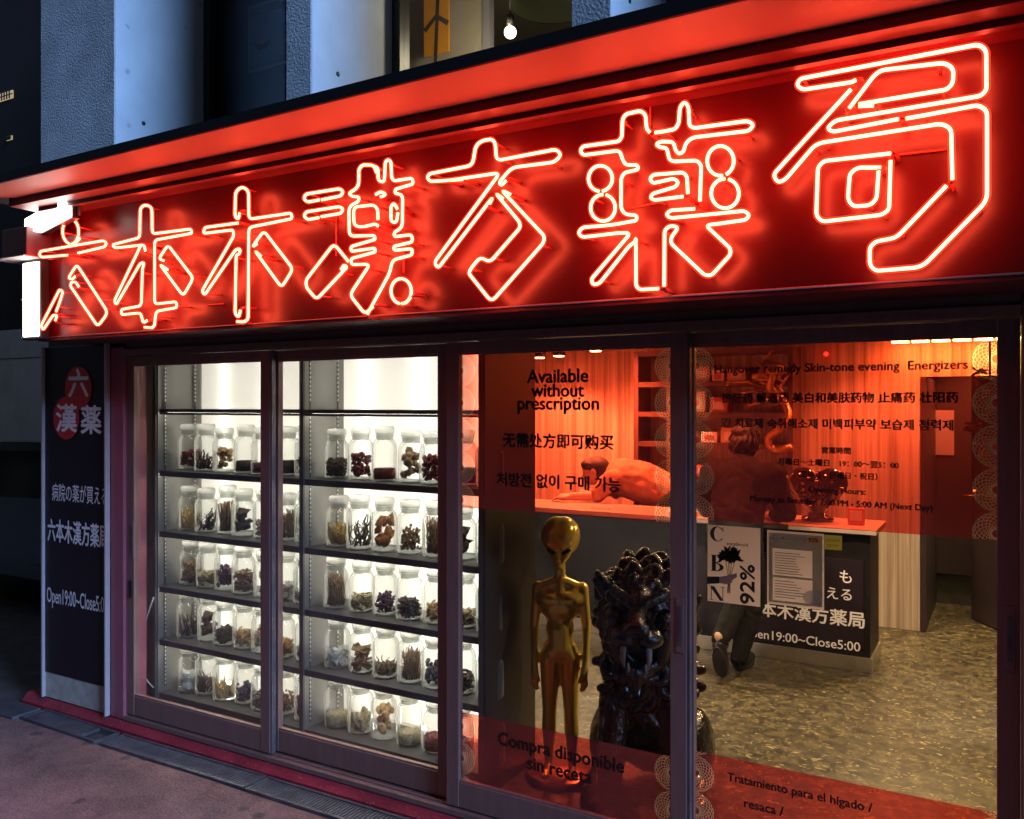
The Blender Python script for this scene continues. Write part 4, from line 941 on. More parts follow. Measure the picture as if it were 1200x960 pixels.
# head: brow, sunken eyes, broad nose, open mouth
P += [('e', (0, -.10, .80), (.150, .14, .160)), ('c', (0, -.19, .885), (0, -.315, .800), .048, .036), ('e', (0, -.325, .795), (.056, .030, .030)), ('e', (-.034, -.338, .785), (.022, .018, .018)), ('e', (.034, -.338, .785), (.022, .018, .018)),
      ('e', (-.052, -.285, .748), (.055, .055, .042)), ('e', (.052, -.285, .748), (.055, .055, .042)), ('c', (-.105, -.20, .735), (-.085, -.20, .64), .03, .03), ('c', (.105, -.20, .735), (.085, -.20, .64), .03, .03),
      ('c', (-.07, -.20, .625), (0, -.285, .612), .028, .026), ('c', (.07, -.20, .625), (0, -.285, .612), .028, .026), ('e', (0, -.22, .60), (.07, .07, .026)), ('c', (0, -.28, .60), (0, -.285, .545), .026, .010), ('c', (-.03, -.27, .60), (-.035, -.27, .555), .02, .008), ('c', (.03, -.27, .60), (.035, -.27, .555), .02, .008),
      ('c', (-.025, -.255, .868), (-.105, -.205, .905), .026, .024), ('c', (.025, -.255, .868), (.105, -.205, .905), .026, .024), ('e', (-.105, -.20, .80), (.045, .045, .04)), ('e', (.105, -.20, .80), (.045, .045, .04))]
for s in (-1, 1): P += [('c', (s * .155, -.12, .90), (s * .195, -.135, .955), .040, .016), ('c', (s * .165, -.12, .885), (s * .205, -.125, .925), .03, .014)]
def strand(p0, d, L, r0, curl, n=5):
    """one carved lock: a tapering S-curve that ends in a small curl"""
    out = []; p = Vector(p0); d = Vector(d).normalized(); ax = d.cross(Vector((0, -1, .2))).normalized() if abs(d.y) < .95 else Vector((1, 0, 0))
    for k in range(n):
        q = p + d * L * .85 / n; r_a = r0 * (1 - .25 * k / n); r_b = r0 * (1 - .25 * (k + 1) / n)
        out.append(('c', tuple(p), tuple(q), r_a, r_b)); p = q
        d = (Matrix.Rotation(curl * (1.0 if k < n - 2 else 2.2), 3, Vector((0, 1, 0))) @ d).normalized()
    return out
lock = []
for ring, (rad, yy, L, r0, cnt) in enumerate(((.130, -.165, .048, .024, 24), (.160, -.105, .052, .029, 26), (.178, -.03, .058, .033, 24), (.175, .05, .060, .035, 20))):
    for k in range(cnt):
        a = -math.pi / 2 + 2 * math.pi * (k + .5 * (ring % 2)) / cnt
        if ring == 0 and math.sin(a) < -.55: continue
        dn = Vector((math.cos(a), .25 - ring * .05, math.sin(a) - .35)).normalized()
        c0 = Vector((math.cos(a) * rad, yy, .79 + math.sin(a) * rad * (1.0 if math.sin(a) > 0 else 1.15)))
        lock += strand(c0, dn, L * rl.uniform(.85, 1.2), r0, rl.choice((-1, 1)) * rl.uniform(.18, .34))
for row in range(4):
    for k in range(7):
        x = (k - 3 + .5 * (row % 2)) * .052
        lock += strand((x, -.155 - .02 * math.cos(x * 9) + .012 * row, .60 - row * .055), (x * .8, -.25, -1), .085, .025, rl.choice((-1, 1)) * rl.uniform(.2, .4))
for row in range(3):
    for k in range(8):
        a = math.pi * (k + .5) / 8
        lock += strand((math.cos(a) * .18, .02 + math.sin(a) * .14, .66 - row * .07), (math.cos(a) * .4, math.sin(a) * .4, -1), .10, .03, rl.choice((-1, 1)) * .25)
blob('body', P + lock, 'lion_black', li, .0052, 2, LX, (.0022, 60, .35))
for s in (-1, 1):
    mb = MB(); mb.tube([(s * .052, -.315, .725), (s * .054, -.322, .675), (s * .048, -.320, .640)], [.014, .011, .003], 10)
    mb.tube([(s * .035, -.285, .615), (s * .037, -.29, .65)], [.009, .003], 8)
    mb.v = [tuple(LX @ Vector(q)) for q in mb.v]; mb.build('tusk', 'tusk', li)
mb = MB()
for s in (-1, 1):
    mb = MB(); mb.sphere((s * .066, -.232, .850), (.022, .016, .016), 2); mb.v = [tuple(LX @ Vector(q)) for q in mb.v]; mb.build('eye', 'eye_black', li)
# ------------------------------------------------------------------ counter with its lettering
CX0, CX1, CY0, CY1 = -4.0, -.70, 2.70, 3.13
ct = thing('shop_counter', (-1.5, 2.9, .06), 'long black shop counter with pale top and white lettering on its front', 'counter')
mb = MB(); mb.box(CX0, CX1 - .012, CY0 + .012, CY1 - .01, .075, .905, b=.003); mb.build('body', 'counter_black', ct)
mb = MB(); mb.box(-2.0, CX1 - .05, CY0 + .004, CY0 + .0115, .20, .74); mb.build('front_panel', 'board_dark', ct)
mb = MB(); mb.box(CX0, CX1, CY0, CY1, .0605, .148, b=.002); mb.build('kick_plate', 'kick_metal', ct)
mb = MB(); mb.box(CX0, CX1 + .03, CY0 - .04, CY1 + .02, .906, .94, b=.004); mb.build('worktop', 'counter_top', ct)
yc = CY0 + .003
def cl(s, x0, x1, ym, hp=None, bold=.01):
    a, b = at(x0, ym, yc), at(x1, ym, yc); c = Vector(((a.x + b.x) / 2, yc, at((x0 + x1) / 2, ym, yc).z))
    return text('lettering', s, 'vinyl_white', None, c, b.x - a.x, hp, bold)
for o in (cl('も', 984, 998, 676), cl('える', 969, 998, 696), cl('六本木漢方薬局', 872, 1013, 719, None, .022), cl('Open19:00~Close5:00', 869, 1008, 751)): attach(o, ct)

# things on the counter
v = thing('ornament_vase', (-1.0, 2.95, .94), 'dark glossy heart shaped ornament on a foot standing on the counter', 'ornament')
p = at(958, 600, 2.93); vx = p.x
blob('body', [('e', (vx - .085, 2.93, 1.19), (.105, .075, .10)), ('e', (vx + .085, 2.93, 1.19), (.105, .075, .10)), ('e', (vx, 2.93, 1.12), (.145, .07, .11)), ('c', (vx, 2.93, 1.12), (vx, 2.93, .99), .085, .05)], 'vase_dark', v, .01, 4)
mb = MB(); mb.lathe([(.0, 0), (.10, 0), (.10, .02), (.06, .035), (.05, .06), (.0, .065)], (vx, 2.93, .9405), 28); mb.build('foot', 'vase_dark', v)
mb = MB()
for k in range(26):
    a = rl.random() * 6.28; z = rl.uniform(1.02, 1.27); q = Vector((vx + rl.uniform(-.16, .16), 2.852 + rl.uniform(0, .02), z)); mb.sphere(q, (.012, .006, .010), 1, None, .8)
mb.build('gold_flecks', 'gold_old', v)
f = thing('desk_plaque', (-.85, 2.88, .94), 'small framed plaque standing near the end of the counter', 'plaque')
p = at(1003, 603, 2.85); mb = MB(); mb.box(p.x - .05, p.x + .05, 2.85, 2.87, .9405, 1.045, b=.004); mb.build('frame', 'box_red', f)
mb = MB(); mb.box(p.x - .035, p.x + .035, 2.8465, 2.8495, .965, 1.03); mb.build('card', 'paper_white', f)
f = thing('card_holder', (-1.2, 2.82, .94), 'clear stand with pale cards on the counter beside the heart ornament', 'card holder')
p = at(921, 600, 2.83); mb = MB(); mb.box(p.x - .045, p.x + .045, 2.83, 2.836, .9405, 1.04, Matrix.Translation((0, 0, 0))); mb.box(p.x - .045, p.x + .045, 2.79, 2.8295, .9405, .946); mb.build('stand', 'track_metal', f)
mb = MB(); mb.box(p.x - .04, p.x + .04, 2.822, 2.8292, .947, 1.055); mb.build('cards', 'paper_white', f)
f = thing('paper_pad', (-3.0, 2.9, .94), 'small pale pad lying on the counter before the bending person', 'pad')
mb = MB(); mb.box(-2.62, -2.46, 2.78, 2.90, .9405, .952, b=.002); mb.build('pages', 'paper_white', f)

# posters on the glass
def on_glass(px, py): return at(px, py, y4 - .002)
def poster(name, x0, x1, ytop, ybot, label):
    a, b = on_glass(x0, ytop), on_glass(x1, ytop); zt = on_glass((x0 + x1) / 2, ytop).z; zb = on_glass((x0 + x1) / 2, ybot).z
    yy = DOORS[3][2] + .0048
    root = thing(name, ((a.x + b.x) / 2, yy, zb), label, 'poster')
    mb = MB(); mb.box(a.x, b.x, yy, yy + .0008, zb, zt); mb.build('sheet', 'paper_white', root)
    return root, a.x, b.x, zb, zt, yy - .0006
pr, xa, xb, zb, zt, py_ = poster('poster', 828, 890, 617.5, 708.5, 'white poster with large black letters C B N and a herb bunch')
W, H = xb - xa, zt - zb
def U(u, v_): return (xa + u * W, py_, zb + v_ * H)
def didone(mb, ch, u0, v0, u1, v1):
    """heavy letter with hairline serifs"""
    f = lambda x, y: (xa + (u0 + x * (u1 - u0)) * W, zb + (v0 + y * (v1 - v0)) * H)
    def poly(pts): mb.add([(f(x, y)[0], py_, f(x, y)[1]) for x, y in pts], [tuple(range(len(pts)))])
    if ch == 'N':
        poly([(0, 1), (.32, 1), (.95, 0), (.70, 0)]); poly([(.1, 0), (.15, 0), (.15, .9), (.1, .9)]); poly([(.0, 0), (.27, 0), (.27, .04), (0, .04)]); poly([(.86, .1), (.91, .1), (.91, 1), (.86, 1)]); poly([(.74, .96), (1, .96), (1, 1), (.74, 1)])
    elif ch == 'B':
        poly([(.1, 0), (.38, 0), (.38, 1), (.1, 1)]); poly([(0, 0), (.1, 0), (.1, .04), (0, .04)]); poly([(0, .96), (.1, .96), (.1, 1), (0, 1)])
        for cy_, ry, rx in ((.76, .24, .46), (.26, .26, .56)):
            n = 16; out = [(.38 + rx * math.sin(math.pi * k / n), cy_ + ry * math.cos(math.pi * k / n)) for k in range(n + 1)]
            inn = [(.38 + rx * .48 * math.sin(math.pi * k / n), cy_ + ry * .84 * math.cos(math.pi * k / n)) for k in range(n + 1)]
            for k in range(n): poly([out[k], out[k + 1], inn[k + 1], inn[k]])
    else:
        n = 30
        def o_(k, q): a = R(38 + 284 * k / n); return ((.5 + .5 * math.cos(a)), (.5 + .5 * math.sin(a))) if q else (.56 + .28 * math.cos(a), .5 + .455 * math.sin(a))
        for k in range(n): poly([o_(k, 1), o_(k + 1, 1), o_(k + 1, 0), o_(k, 0)])
        poly([(.86, .66), (.92, .66), (.92, .98), (.88, .98)])
mb = MB(); didone(mb, 'C', .05, .79, .33, .985); didone(mb, 'B', .06, .40, .33, .61); didone(mb, 'N', .04, .02, .33, .20)
let = mb.build('letters', 'poster_ink', pr)
ts = [text('letters', '92%', 'poster_ink', None, (xa + .76 * W, py_, zb + .27 * H), .50 * H, .26 * W, .03, rot=math.pi / 2), text('letters', 'annabinoid', 'poster_ink', None, (xa + .57 * W, py_, zb + .775 * H), .40 * W, None, .01)]
merge('letters', ts + [let], 'poster_ink', pr)
rp = random.Random(4); mb = MB()
for k in range(150):                                              # printed herb bunch
    a = rp.uniform(.1, 3.04); q = rp.uniform(.02, .24); c = (.44 + math.cos(a) * q * .9, .55 + math.sin(a) * q * .75); w = rp.uniform(.015, .04); d = rp.uniform(-.6, .6) + a
    mb.add([(xa + (c[0] + w * 2 * math.cos(d + s_) * m_) * W, py_, zb + (c[1] + w * 1.5 * math.sin(d + s_) * m_) * H) for s_, m_ in ((0, 1), (2.2, .5), (math.pi, 1), (-2.2, .5))], [(0, 1, 2, 3)])
mb.build('herb_print', 'herb_purple', pr)
mb = MB()
for dx in (-.03, -.01, .01, .03): ribbon(mb, [(xa + (.44 + dx * 3) * W, zb + .56 * H), (xa + (.42 + dx * .4) * W, zb + .32 * H), (xa + (.41 + dx) * W, zb + .13 * H)], .0022, py_ - .0002)
mb.build('stem_print', 'herb_stem', pr)
mb = MB(); mb.add([(xa + u * W, py_ - .0004, zb + v_ * H) for u, v_ in ((.22, .33), (.40, .36), (.56, .40), (.57, .35), (.48, .31), (.47, .27), (.36, .24), (.22, .25))], [tuple(range(8))]); mb.build('hand_print', 'skin', pr)
mb = MB(); mb.add([(xa + u * W, py_ - .0005, zb + v_ * H) for u, v_ in ((.0, .32), (.23, .335), (.23, .245), (.0, .22))], [(0, 1, 2, 3)]); mb.build('sleeve_print', 'poster_ink', pr)
p2, xa, xb, zb, zt, py_ = poster('poster', 898, 965, 624, 712, 'grey green poster headed new arrivals with a 92% badge')
W, H = xb - xa, zt - zb
def rect(mb, u0, u1, v0, v1, k=0): mb.add([(xa + u * W, py_ - .0002 * k, zb + v_ * H) for u, v_ in ((u0, v0), (u1, v0), (u1, v1), (u0, v1))], [(0, 1, 2, 3)])
mb = MB(); rect(mb, .03, .97, .76, .97); rect(mb, .03, .10, .03, .7595); rect(mb, .80, .97, .03, .7595); rect(mb, .1005, .7995, .37, .40); rect(mb, .1005, .7995, .03, .06); mb.build('ground_print', 'poster_green', p2)
mb = MB(); mb.add([(xa + (.80 + .16 * math.cos(k * math.pi / 12)) * W, py_ - .0004, zb + (.14 + .10 * math.sin(k * math.pi / 12)) * H) for k in range(24)], [tuple(range(24))]); mb.build('round_print', 'poster_grey', p2)
mb = MB(); rect(mb, .70, .95, .86, .96, 2); mb.build('badge', 'poster_orange', p2)
merge('letters', [text('letters', 'NEW ARRIVALS', 'paper_white', None, (xa + .37 * W, py_ - .0005, zb + .905 * H), .56 * W, None, .02)], 'paper_white', p2)
merge('badge_letters', [text('letters', '92%', 'poster_ink', None, (xa + .82 * W, py_ - .0006, zb + .91 * H), .17 * W, None, .02)], 'poster_ink', p2)
mb = MB()
for k in range(9): rect(mb, .14, .14 + rp.uniform(.35, .58), .70 - k * .034, .70 - k * .034 + .009, 2)
for k in range(7): rect(mb, .14, .14 + rp.uniform(.3, .55), .32 - k * .036, .32 - k * .036 + .009, 2)
mb.build('small_print', 'cabinet_panel', p2)
sn = thing('price_tag', on_glass(975, 636), 'small yellow note stuck to the glass beside the grey green poster', 'note')
a, b = on_glass(965.5, 629), on_glass(986, 629); zt = on_glass(975, 628).z; zb = on_glass(975, 645).z; yy = DOORS[3][2] + .0048
mb = MB(); mb.box(a.x, b.x, yy, yy + .0008, zb, zt); mb.build('sheet', 'paper_yellow', sn)
mb = MB()
for r_ in range(2):
    x = a.x + .007
    while x < b.x - .010:
        w = rp.uniform(.003, .006); z = zb + (.64 if r_ == 0 else .28) * (zt - zb); ribbon(mb, [(x, z - .004), (x + w, z + .005)], .0016, yy - .0006); x += w + .0025
mb.build('scribble', 'poster_ink', sn)

# ------------------------------------------------------------------ shelf unit behind the counter
BX0, BX1, BY0, BY1 = -2.62, -1.36, 3.62, 3.915
sh = thing('shelf_unit', (-2.0, 3.77, .06), 'dark wooden shelf unit with boxes standing behind the counter', 'shelf unit')
for x in (BX0, -2.34, -1.40):
    mb = MB(); mb.box(x, x + .04, BY0, BY1, .06, 2.13); mb.build('upright', 'wood_dark', sh)
SHZ = [.80, 1.10, 1.36, 1.60, 1.84]
for z in SHZ + [2.09]:
    mb = MB(); mb.box(BX0 + .041, -2.3405, BY0 + .004, BY1, z, z + .04); mb.box(-2.2995, -1.4005, BY0 + .004, BY1, z, z + .04); mb.build('shelf', 'wood_dark', sh)
mb = MB(); mb.box(BX0 + .04, BX1 - .04, BY1 - .012, BY1 - .001, .10, 2.09); mb.build('back_board', 'wood_strips', sh)
rb = random.Random(9)
SN = ['second lowest', 'third', 'fourth', 'topmost']
used = set()
for i, z in enumerate(SHZ[1:]):
    x = -2.25; n = 0
    while x < -1.95 + .1 * (i % 2):
        w = rb.uniform(.07, .16); h = rb.uniform(.08, .17); mt = ['box_tan', 'box_red', 'box_pale'][(i + n) % 3]
        adj = {'box_tan': 'tan', 'box_red': 'red', 'box_pale': 'cream'}[mt]
        mb = MB(); mb.box(x, x + w, BY0 + .03, BY0 + .18, z + .0405, z + .0405 + h, b=.003)
        o = mb.build('carton', mt); pos = ['leftmost', 'next to leftmost', 'middle', 'fourth'][min(n, 3)]
        tag(o, f'{adj} carton, {pos} on the {SN[i]} shelf behind the counter', 'carton', 'cartons on the shelf unit behind the counter')
        mb = MB(); mb.box(x + w * .2, x + w * .8, BY0 + .0285, BY0 + .0298, z + .06, z + .04 + h * .7); mb.build('carton_label', 'box_pale' if mt != 'box_pale' else 'box_red', o)
        x += w + rb.uniform(.015, .05); n += 1
# golden dragon on the shelf unit
dr = thing('dragon_ornament', (-1.6, 3.55, 1.4), 'coiled golden dragon ornament on the shelf unit behind the dark jacketed person', 'ornament')
def dpt(px, py, y=3.56): return at(px, py, y)
mb = MB()
body = [dpt(*q) for q in ((873, 454, 3.56), (890, 462, 3.50), (905, 470, 3.54), (925, 478, 3.58), (928, 492, 3.54), (915, 503, 3.50), (900, 512, 3.54), (905, 528, 3.56), (925, 530, 3.52))]
mb.tube(fillet([dpt(*q) for q in ((898, 424, 3.56), (906, 440, 3.50), (900, 455, 3.54), (918, 468, 3.58), (926, 488, 3.54), (914, 503, 3.50), (898, 514, 3.54), (906, 530, 3.56), (928, 524, 3.52))], .06), .030, 10)
mb.build('body', 'gold_old', dr)
blob('head', [('e', dpt(905, 432, 3.52), (.085, .06, .055)), ('c', dpt(898, 434, 3.50), dpt(885, 441, 3.46), .045, .03), ('e', dpt(893, 445, 3.48), (.05, .03, .016))], 'gold_old', dr, .01, 2)
mb = MB()
for k in range(26):
    q = dpt(rl.uniform(892, 924), rl.uniform(418, 475), 3.54 + rl.uniform(-.04, .03)); d = Vector((rl.uniform(-.07, .07), rl.uniform(-.03, .03), rl.uniform(.0, .08))); mb.tube([q, q + d * .6 + Vector((0, 0, .01)), q + d], [.012, .008, .002], 6)
for a_, b_ in (((895, 455), (858, 448)), ((898, 462), (866, 462)), ((905, 470), (880, 476))):
    A, B = dpt(*a_), dpt(*b_, 3.48); mb.tube([A, (A + B) / 2 + Vector((0, 0, .03)), B], [.02, .014, .009], 7)
    for s in (-.03, 0, .03): mb.tube([B, B + Vector((-.045, -.01, s))], [.008, .002], 5)
mb.build('mane_and_claws', 'gold_old', dr)
mb = MB(); c = dpt(910, 545, 3.60); mb.lathe([(.0, 0), (.14, 0), (.13, .03), (.0, .035)], (c.x, 3.66, 1.1405), 24); mb.build('stand', 'wood_dark', dr)

# ------------------------------------------------------------------ people
def hand(c, d, up, s=1):
    """palm, four bent fingers, thumb"""
    c, d, up = Vector(c), Vector(d).normalized(), Vector(up).normalized(); side = d.cross(up).normalized() * s
    out = [('c', c, c + d * .07, .026, .030), ('c', c + side * .018, c + d * .065 + side * .022, .018, .018), ('c', c - side * .018, c + d * .065 - side * .022, .018, .018)]
    for k, L in zip((-1.5, -.5, .5, 1.5), (.058, .072, .078, .068)):
        a = c + d * .075 + side * .019 * k; b = a + d * L * .55 - up * .006; e = b + d * L * .4 - up * .022; out += [('c', a, b, .0095, .009), ('c', b, e, .009, .0075)]
    a = c + d * .02 + side * .03; b = a + d * .035 + side * .022; out += [('c', a, b, .012, .010), ('c', b, b + d * .03 + side * .004, .010, .008)]
    return out
def head(c, f, up):
    c, f, up = Vector(c), Vector(f).normalized(), Vector(up).normalized(); s = f.cross(up).normalized()
    rot = Matrix((s, f, up)).transposed().to_euler()
    out = [('e', c, (.075, .095, .105), rot), ('e', c + f * .03 - up * .055, (.055, .062, .06), rot), ('c', c + f * .085 + up * .005, c + f * .105 - up * .022, .009, .014),
           ('e', c + f * .085 - up * .055, (.024, .012, .009), rot), ('e', c + f * .08 + up * .028, (.055, .018, .010), rot)]
    for q in (-1, 1): out += [('e', c + s * .078 * q - f * .005 - up * .01, (.012, .02, .032), rot)]
    return out
hx, hy = -1.42, 2.52
FA = at(843, 758, 2.10); FB = at(866, 772, 2.34); FB.z = .14; KA = at(866, 700, 2.36); KB = at(884, 702, 2.42)
BODY = head((hx, hy + .02, 1.455), (.05, 1, -.15), (0, .12, 1)) + [('c', (hx, hy - .03, 1.38), (hx, hy - .08, 1.28), .055, .065), ('c', (hx, 2.42, 1.24), (hx, 2.24, .92), .13, .12)]
for s in (-1, 1): BODY += [('c', (hx + s * .18, 2.41, 1.25), (hx + s * .245, 2.53, 1.03), .05, .04), ('c', (hx + s * .245, 2.53, 1.03), (hx + s * .12, 2.74, .985), .038, .028)] + hand((hx + s * .11, 2.76, .975), (-s * .5, 1, -.05), (0, 0, 1), s)
BODY += [('c', (hx - .08, 2.24, .90), tuple(KA), .07, .052), ('c', tuple(KA), (FA.x, FA.y, .30), .05, .036), ('c', (hx + .08, 2.24, .90), tuple(KB), .07, .052), ('c', tuple(KB), tuple(FB), .05, .036),
         ('c', (FA.x, FA.y, .32), (FA.x, FA.y + .01, FA.z + .01), .036, .03), ('c', tuple(FB), (FB.x, FB.y + .11, .09), .036, .03)]
p1 = blob('person', BODY, 'skin', None, .0085, 3)
tag(p1, 'person in dark jacket and grey trousers leaning on the counter, seen from behind', 'person')
blob('jacket', [('c', (hx, 2.43, 1.23), (hx, 2.30, 1.02), .165, .165), ('c', (hx, 2.30, 1.02), (hx, 2.24, .86), .165, .17), ('c', (hx - .16, 2.42, 1.27), (hx + .16, 2.42, 1.27), .085, .085), ('e', (hx, 2.40, 1.20), (.235, .14, .16)),
                ('c', (hx, 2.44, 1.33), (hx, 2.46, 1.355), .075, .07)] +
     [q for s in (-1, 1) for q in (('c', (hx + s * .19, 2.41, 1.26), (hx + s * .255, 2.53, 1.03), .078, .062), ('c', (hx + s * .255, 2.53, 1.03), (hx + s * .135, 2.72, .99), .060, .045))], 'jacket_dark', p1, .011, 5, None, (.007, 12, .5))
blob('trousers', [('e', (hx, 2.24, .88), (.175, .135, .12)), ('c', (hx - .085, 2.24, .86), tuple(KA), .095, .072), ('c', tuple(KA), (FA.x, FA.y + .015, FA.z + .04), .070, .054),
                  ('c', (hx + .085, 2.24, .86), tuple(KB), .095, .072), ('c', tuple(KB), tuple(FB), .070, .055)], 'trousers_grey', p1, .010, 4, None, (.005, 16, .6))
blob('hair', [('e', (hx, hy - .005, 1.492), (.096, .106, .092)), ('e', (hx, hy - .045, 1.45), (.090, .080, .088)), ('e', (hx, hy - .035, 1.405), (.066, .060, .055))], 'hair_black', p1, .007, 2, None, (.012, 28, .35))
def shoe(heel, toe, up, parent):
    h, t_, u = Vector(heel), Vector(toe), Vector(up).normalized(); d = (t_ - h); dn = d.normalized()
    o = blob('shoe', [('c', h + u * .035, h + d * .45 + u * .03, .042, .044), ('c', h + d * .45 + u * .03, h + d * .85 + u * .02, .044, .036), ('c', h + u * .05, h + u * .085 + dn * .02, .042, .044)], 'shoe_black', parent, .008, 3)
    s = dn.cross(u).normalized(); mb = MB(); pl = []
    for k in range(24):
        a = 2 * math.pi * k / 24; pl.append((math.cos(a), math.sin(a)))
    vs = [h + dn * (d.length * .45 + d.length * .52 * a) + s * (.042 + .006 * a) * b - u * q for q in (.012, -.006) for a, b in pl]
    mb.add(vs, [tuple(range(24)), tuple(range(24, 48))] + [(i, (i + 1) % 24, 24 + (i + 1) % 24, 24 + i) for i in range(24)]); mb.build('sole', 'shoe_sole', o)
shoe((FA.x, FA.y - .04, FA.z), (FA.x + .012, FA.y + .03, .075), (0, 1, .3), p1)
shoe((FB.x, FB.y, .075), (FB.x + .01, FB.y + .26, .075), (0, 0, 1), p1)
mb = MB(); mb.tube([(FA.x, FA.y - .002, FA.z - .01), (FA.x, FA.y + .01, FA.z + .03)], .040, 14); mb.build('sock', 'sock_pale', p1)
# bending staff, behind the counter
bx, by = -2.86, 3.38
BODY = head((bx, by, 1.17), (-1, -.35, -.35), (-.35, .1, 1)) + [('c', (bx + .08, by + .02, 1.14), (bx + .18, by + .03, 1.13), .055, .06), ('c', (bx + .24, by + .03, 1.12), (bx + .66, by + .06, .98), .13, .12)]
for s, yo in ((-1, -.17), (1, .19)): BODY += [('c', (bx + .22, by + yo, 1.12), (bx + .12, by + yo - .06, .99), .05, .042), ('c', (bx + .12, by + yo - .06, .99), (bx - .06, by + yo - .12, .985), .04, .03)] + hand((bx - .07, by + yo - .125, .98), (-1, -.2, -.05), (0, 0, 1), s)
BODY += [('c', (bx + .66, by - .04, .96), (bx + .62, by - .05, .50), .08, .055), ('c', (bx + .62, by - .05, .50), (bx + .70, by - .05, .09), .055, .04), ('c', (bx + .66, by + .15, .96), (bx + .64, by + .15, .50), .08, .055), ('c', (bx + .64, by + .15, .50), (bx + .72, by + .15, .09), .055, .04)]
p2_ = blob('person', BODY, 'skin', None, .0085, 3); tag(p2_, 'dark haired person in a pale orange shirt bending low behind the counter', 'person')
blob('shirt', [('c', (bx + .24, by + .03, 1.125), (bx + .42, by + .04, 1.08), .155, .165), ('c', (bx + .42, by + .04, 1.08), (bx + .66, by + .05, .98), .165, .15), ('c', (bx + .22, by - .15, 1.12), (bx + .22, by + .19, 1.12), .075, .075)] +
     [('c', (bx + .22, by + yo, 1.12), (bx + .13, by + yo - .05, 1.0), .075, .065) for yo in (-.17, .19)], 'shirt_orange', p2_, .010, 4, None, (.007, 13, .5))
blob('trousers', [('c', (bx + .66, by - .04, .95), (bx + .62, by - .05, .50), .10, .075), ('c', (bx + .62, by - .05, .50), (bx + .70, by - .05, .12), .075, .06), ('c', (bx + .66, by + .15, .95), (bx + .64, by + .15, .50), .10, .075), ('c', (bx + .64, by + .15, .50), (bx + .72, by + .15, .12), .075, .06), ('e', (bx + .66, by + .05, .93), (.14, .17, .12))], 'trousers_grey', p2_, .013, 4)
blob('hair', [('e', (bx + .02, by + .01, 1.20), (.105, .095, .085)), ('e', (bx + .055, by + .015, 1.165), (.075, .085, .085)), ('e', (bx - .04, by - .03, 1.215), (.06, .07, .05))], 'hair_black', p2_, .009, 2)
mb = MB(); mb.tube([(bx + .150 + .012 * math.sin(a), by + .03 + .082 * math.cos(a), 1.14 + .080 * math.sin(a)) for a in [2 * math.pi * k / 20 for k in range(20)]], .014, 8, True); mb.build('collar', 'jacket_dark', p2_)
for yo in (-.05, .15): shoe((bx + .74, by + yo, .075), (bx + .49, by + yo, .075), (0, 0, 1), p2_)

# ------------------------------------------------------------------ back right: inner door with a notice, garland
idr = thing('inner_door', (-.1, 4.9, .06), 'dark inner door with a pinned white notice in the passage', 'door')
a, b = at(1080, 600, 4.93), at(1140, 600, 4.93)
mb = MB(); mb.box(-.49, .06, 4.93, 4.965, .31, 2.02, b=.004); mb.build('leaf', 'door_dark', idr)
mb = MB(); mb.box(-.49, .12, 4.925, 4.96, 2.0205, 2.06); mb.box(.0605, .12, 4.925, 4.96, .31, 2.02); mb.build('frame', 'wood_dark', idr)
mb = MB(); z = at(1108, 506, 4.92).z; q0, q1 = at(1078, 506, 4.92), at(1118, 506, 4.92); mb.box(q0.x, q1.x, 4.919, 4.922, at(1098, 533, 4.92).z, at(1098, 481, 4.92).z); mb.build('notice', 'paper_white', idr)
pd = thing('open_door', (0, 4.3, .06), 'dark door leaf standing open at the right end of the shop', 'door')
e0, e1 = Vector((-.205, 4.5)), Vector((-.03, 4.22))
mb = MB(); d = (e1 - e0).normalized(); n = Vector((-d.y, d.x)) * .018
mb.prism([tuple(e0 - n), tuple(e1 - n), tuple(e1 + n), tuple(e0 + n)], .07, 2.08, lambda a, b, z: (a, b, z)); mb.build('leaf', 'door_dark', pd)
mb = MB(); h0 = at(1140, 598, 4.36); c = Vector((-.14, 4.36, 1.02)); mb.tube([c + Vector((0, -.0, 0)), c + Vector((-.06, -.05, 0)), c + Vector((-.13, .0, -.01))], .010, 8); mb.sphere(c + Vector((-.055, -.05, .03)), .02, 2); mb.build('lever', 'gold_old', pd)
ga = thing('garland', at(1162, 480, .4), 'hanging garland of golden and pink flowers beside the right door stile', 'garland')
mg, mp_ = MB(), MB(); rg = random.Random(8)
for k in range(46):
    tt = k / 45; p = at(1160 + 5 * math.sin(tt * 9), 440 + 102 * tt, .40) + Vector((rg.uniform(-.045, .045), rg.uniform(-.03, .03), rg.uniform(-.02, .02)))
    m_ = mg if (tt < .72 or k % 3) else mp_
    for j in range(6):
        a = j * 1.047 + rg.random(); e = Euler((rg.uniform(-.6, .6), rg.uniform(-.6, .6), a)).to_matrix(); m_.sphere(p + e @ Vector((.016, 0, 0)), (.017, .009, .004), 1, e)
mg.build('gold_blossoms', 'flower_gold', ga); mp_.build('pink_blossoms', 'flower_pink', ga)
mb = MB(); mb.tube([at(1160, 400, .40), at(1160, 545, .40)], .004, 6); mb.build('cord', 'cable_white', ga)
mb = MB(); c = at(968, 415, 3.85); mb.sphere(c, .016, 2); o = mb.build('indicator_light', 'led_red'); tag(o, 'small red indicator light high on the timber wall', 'indicator light')

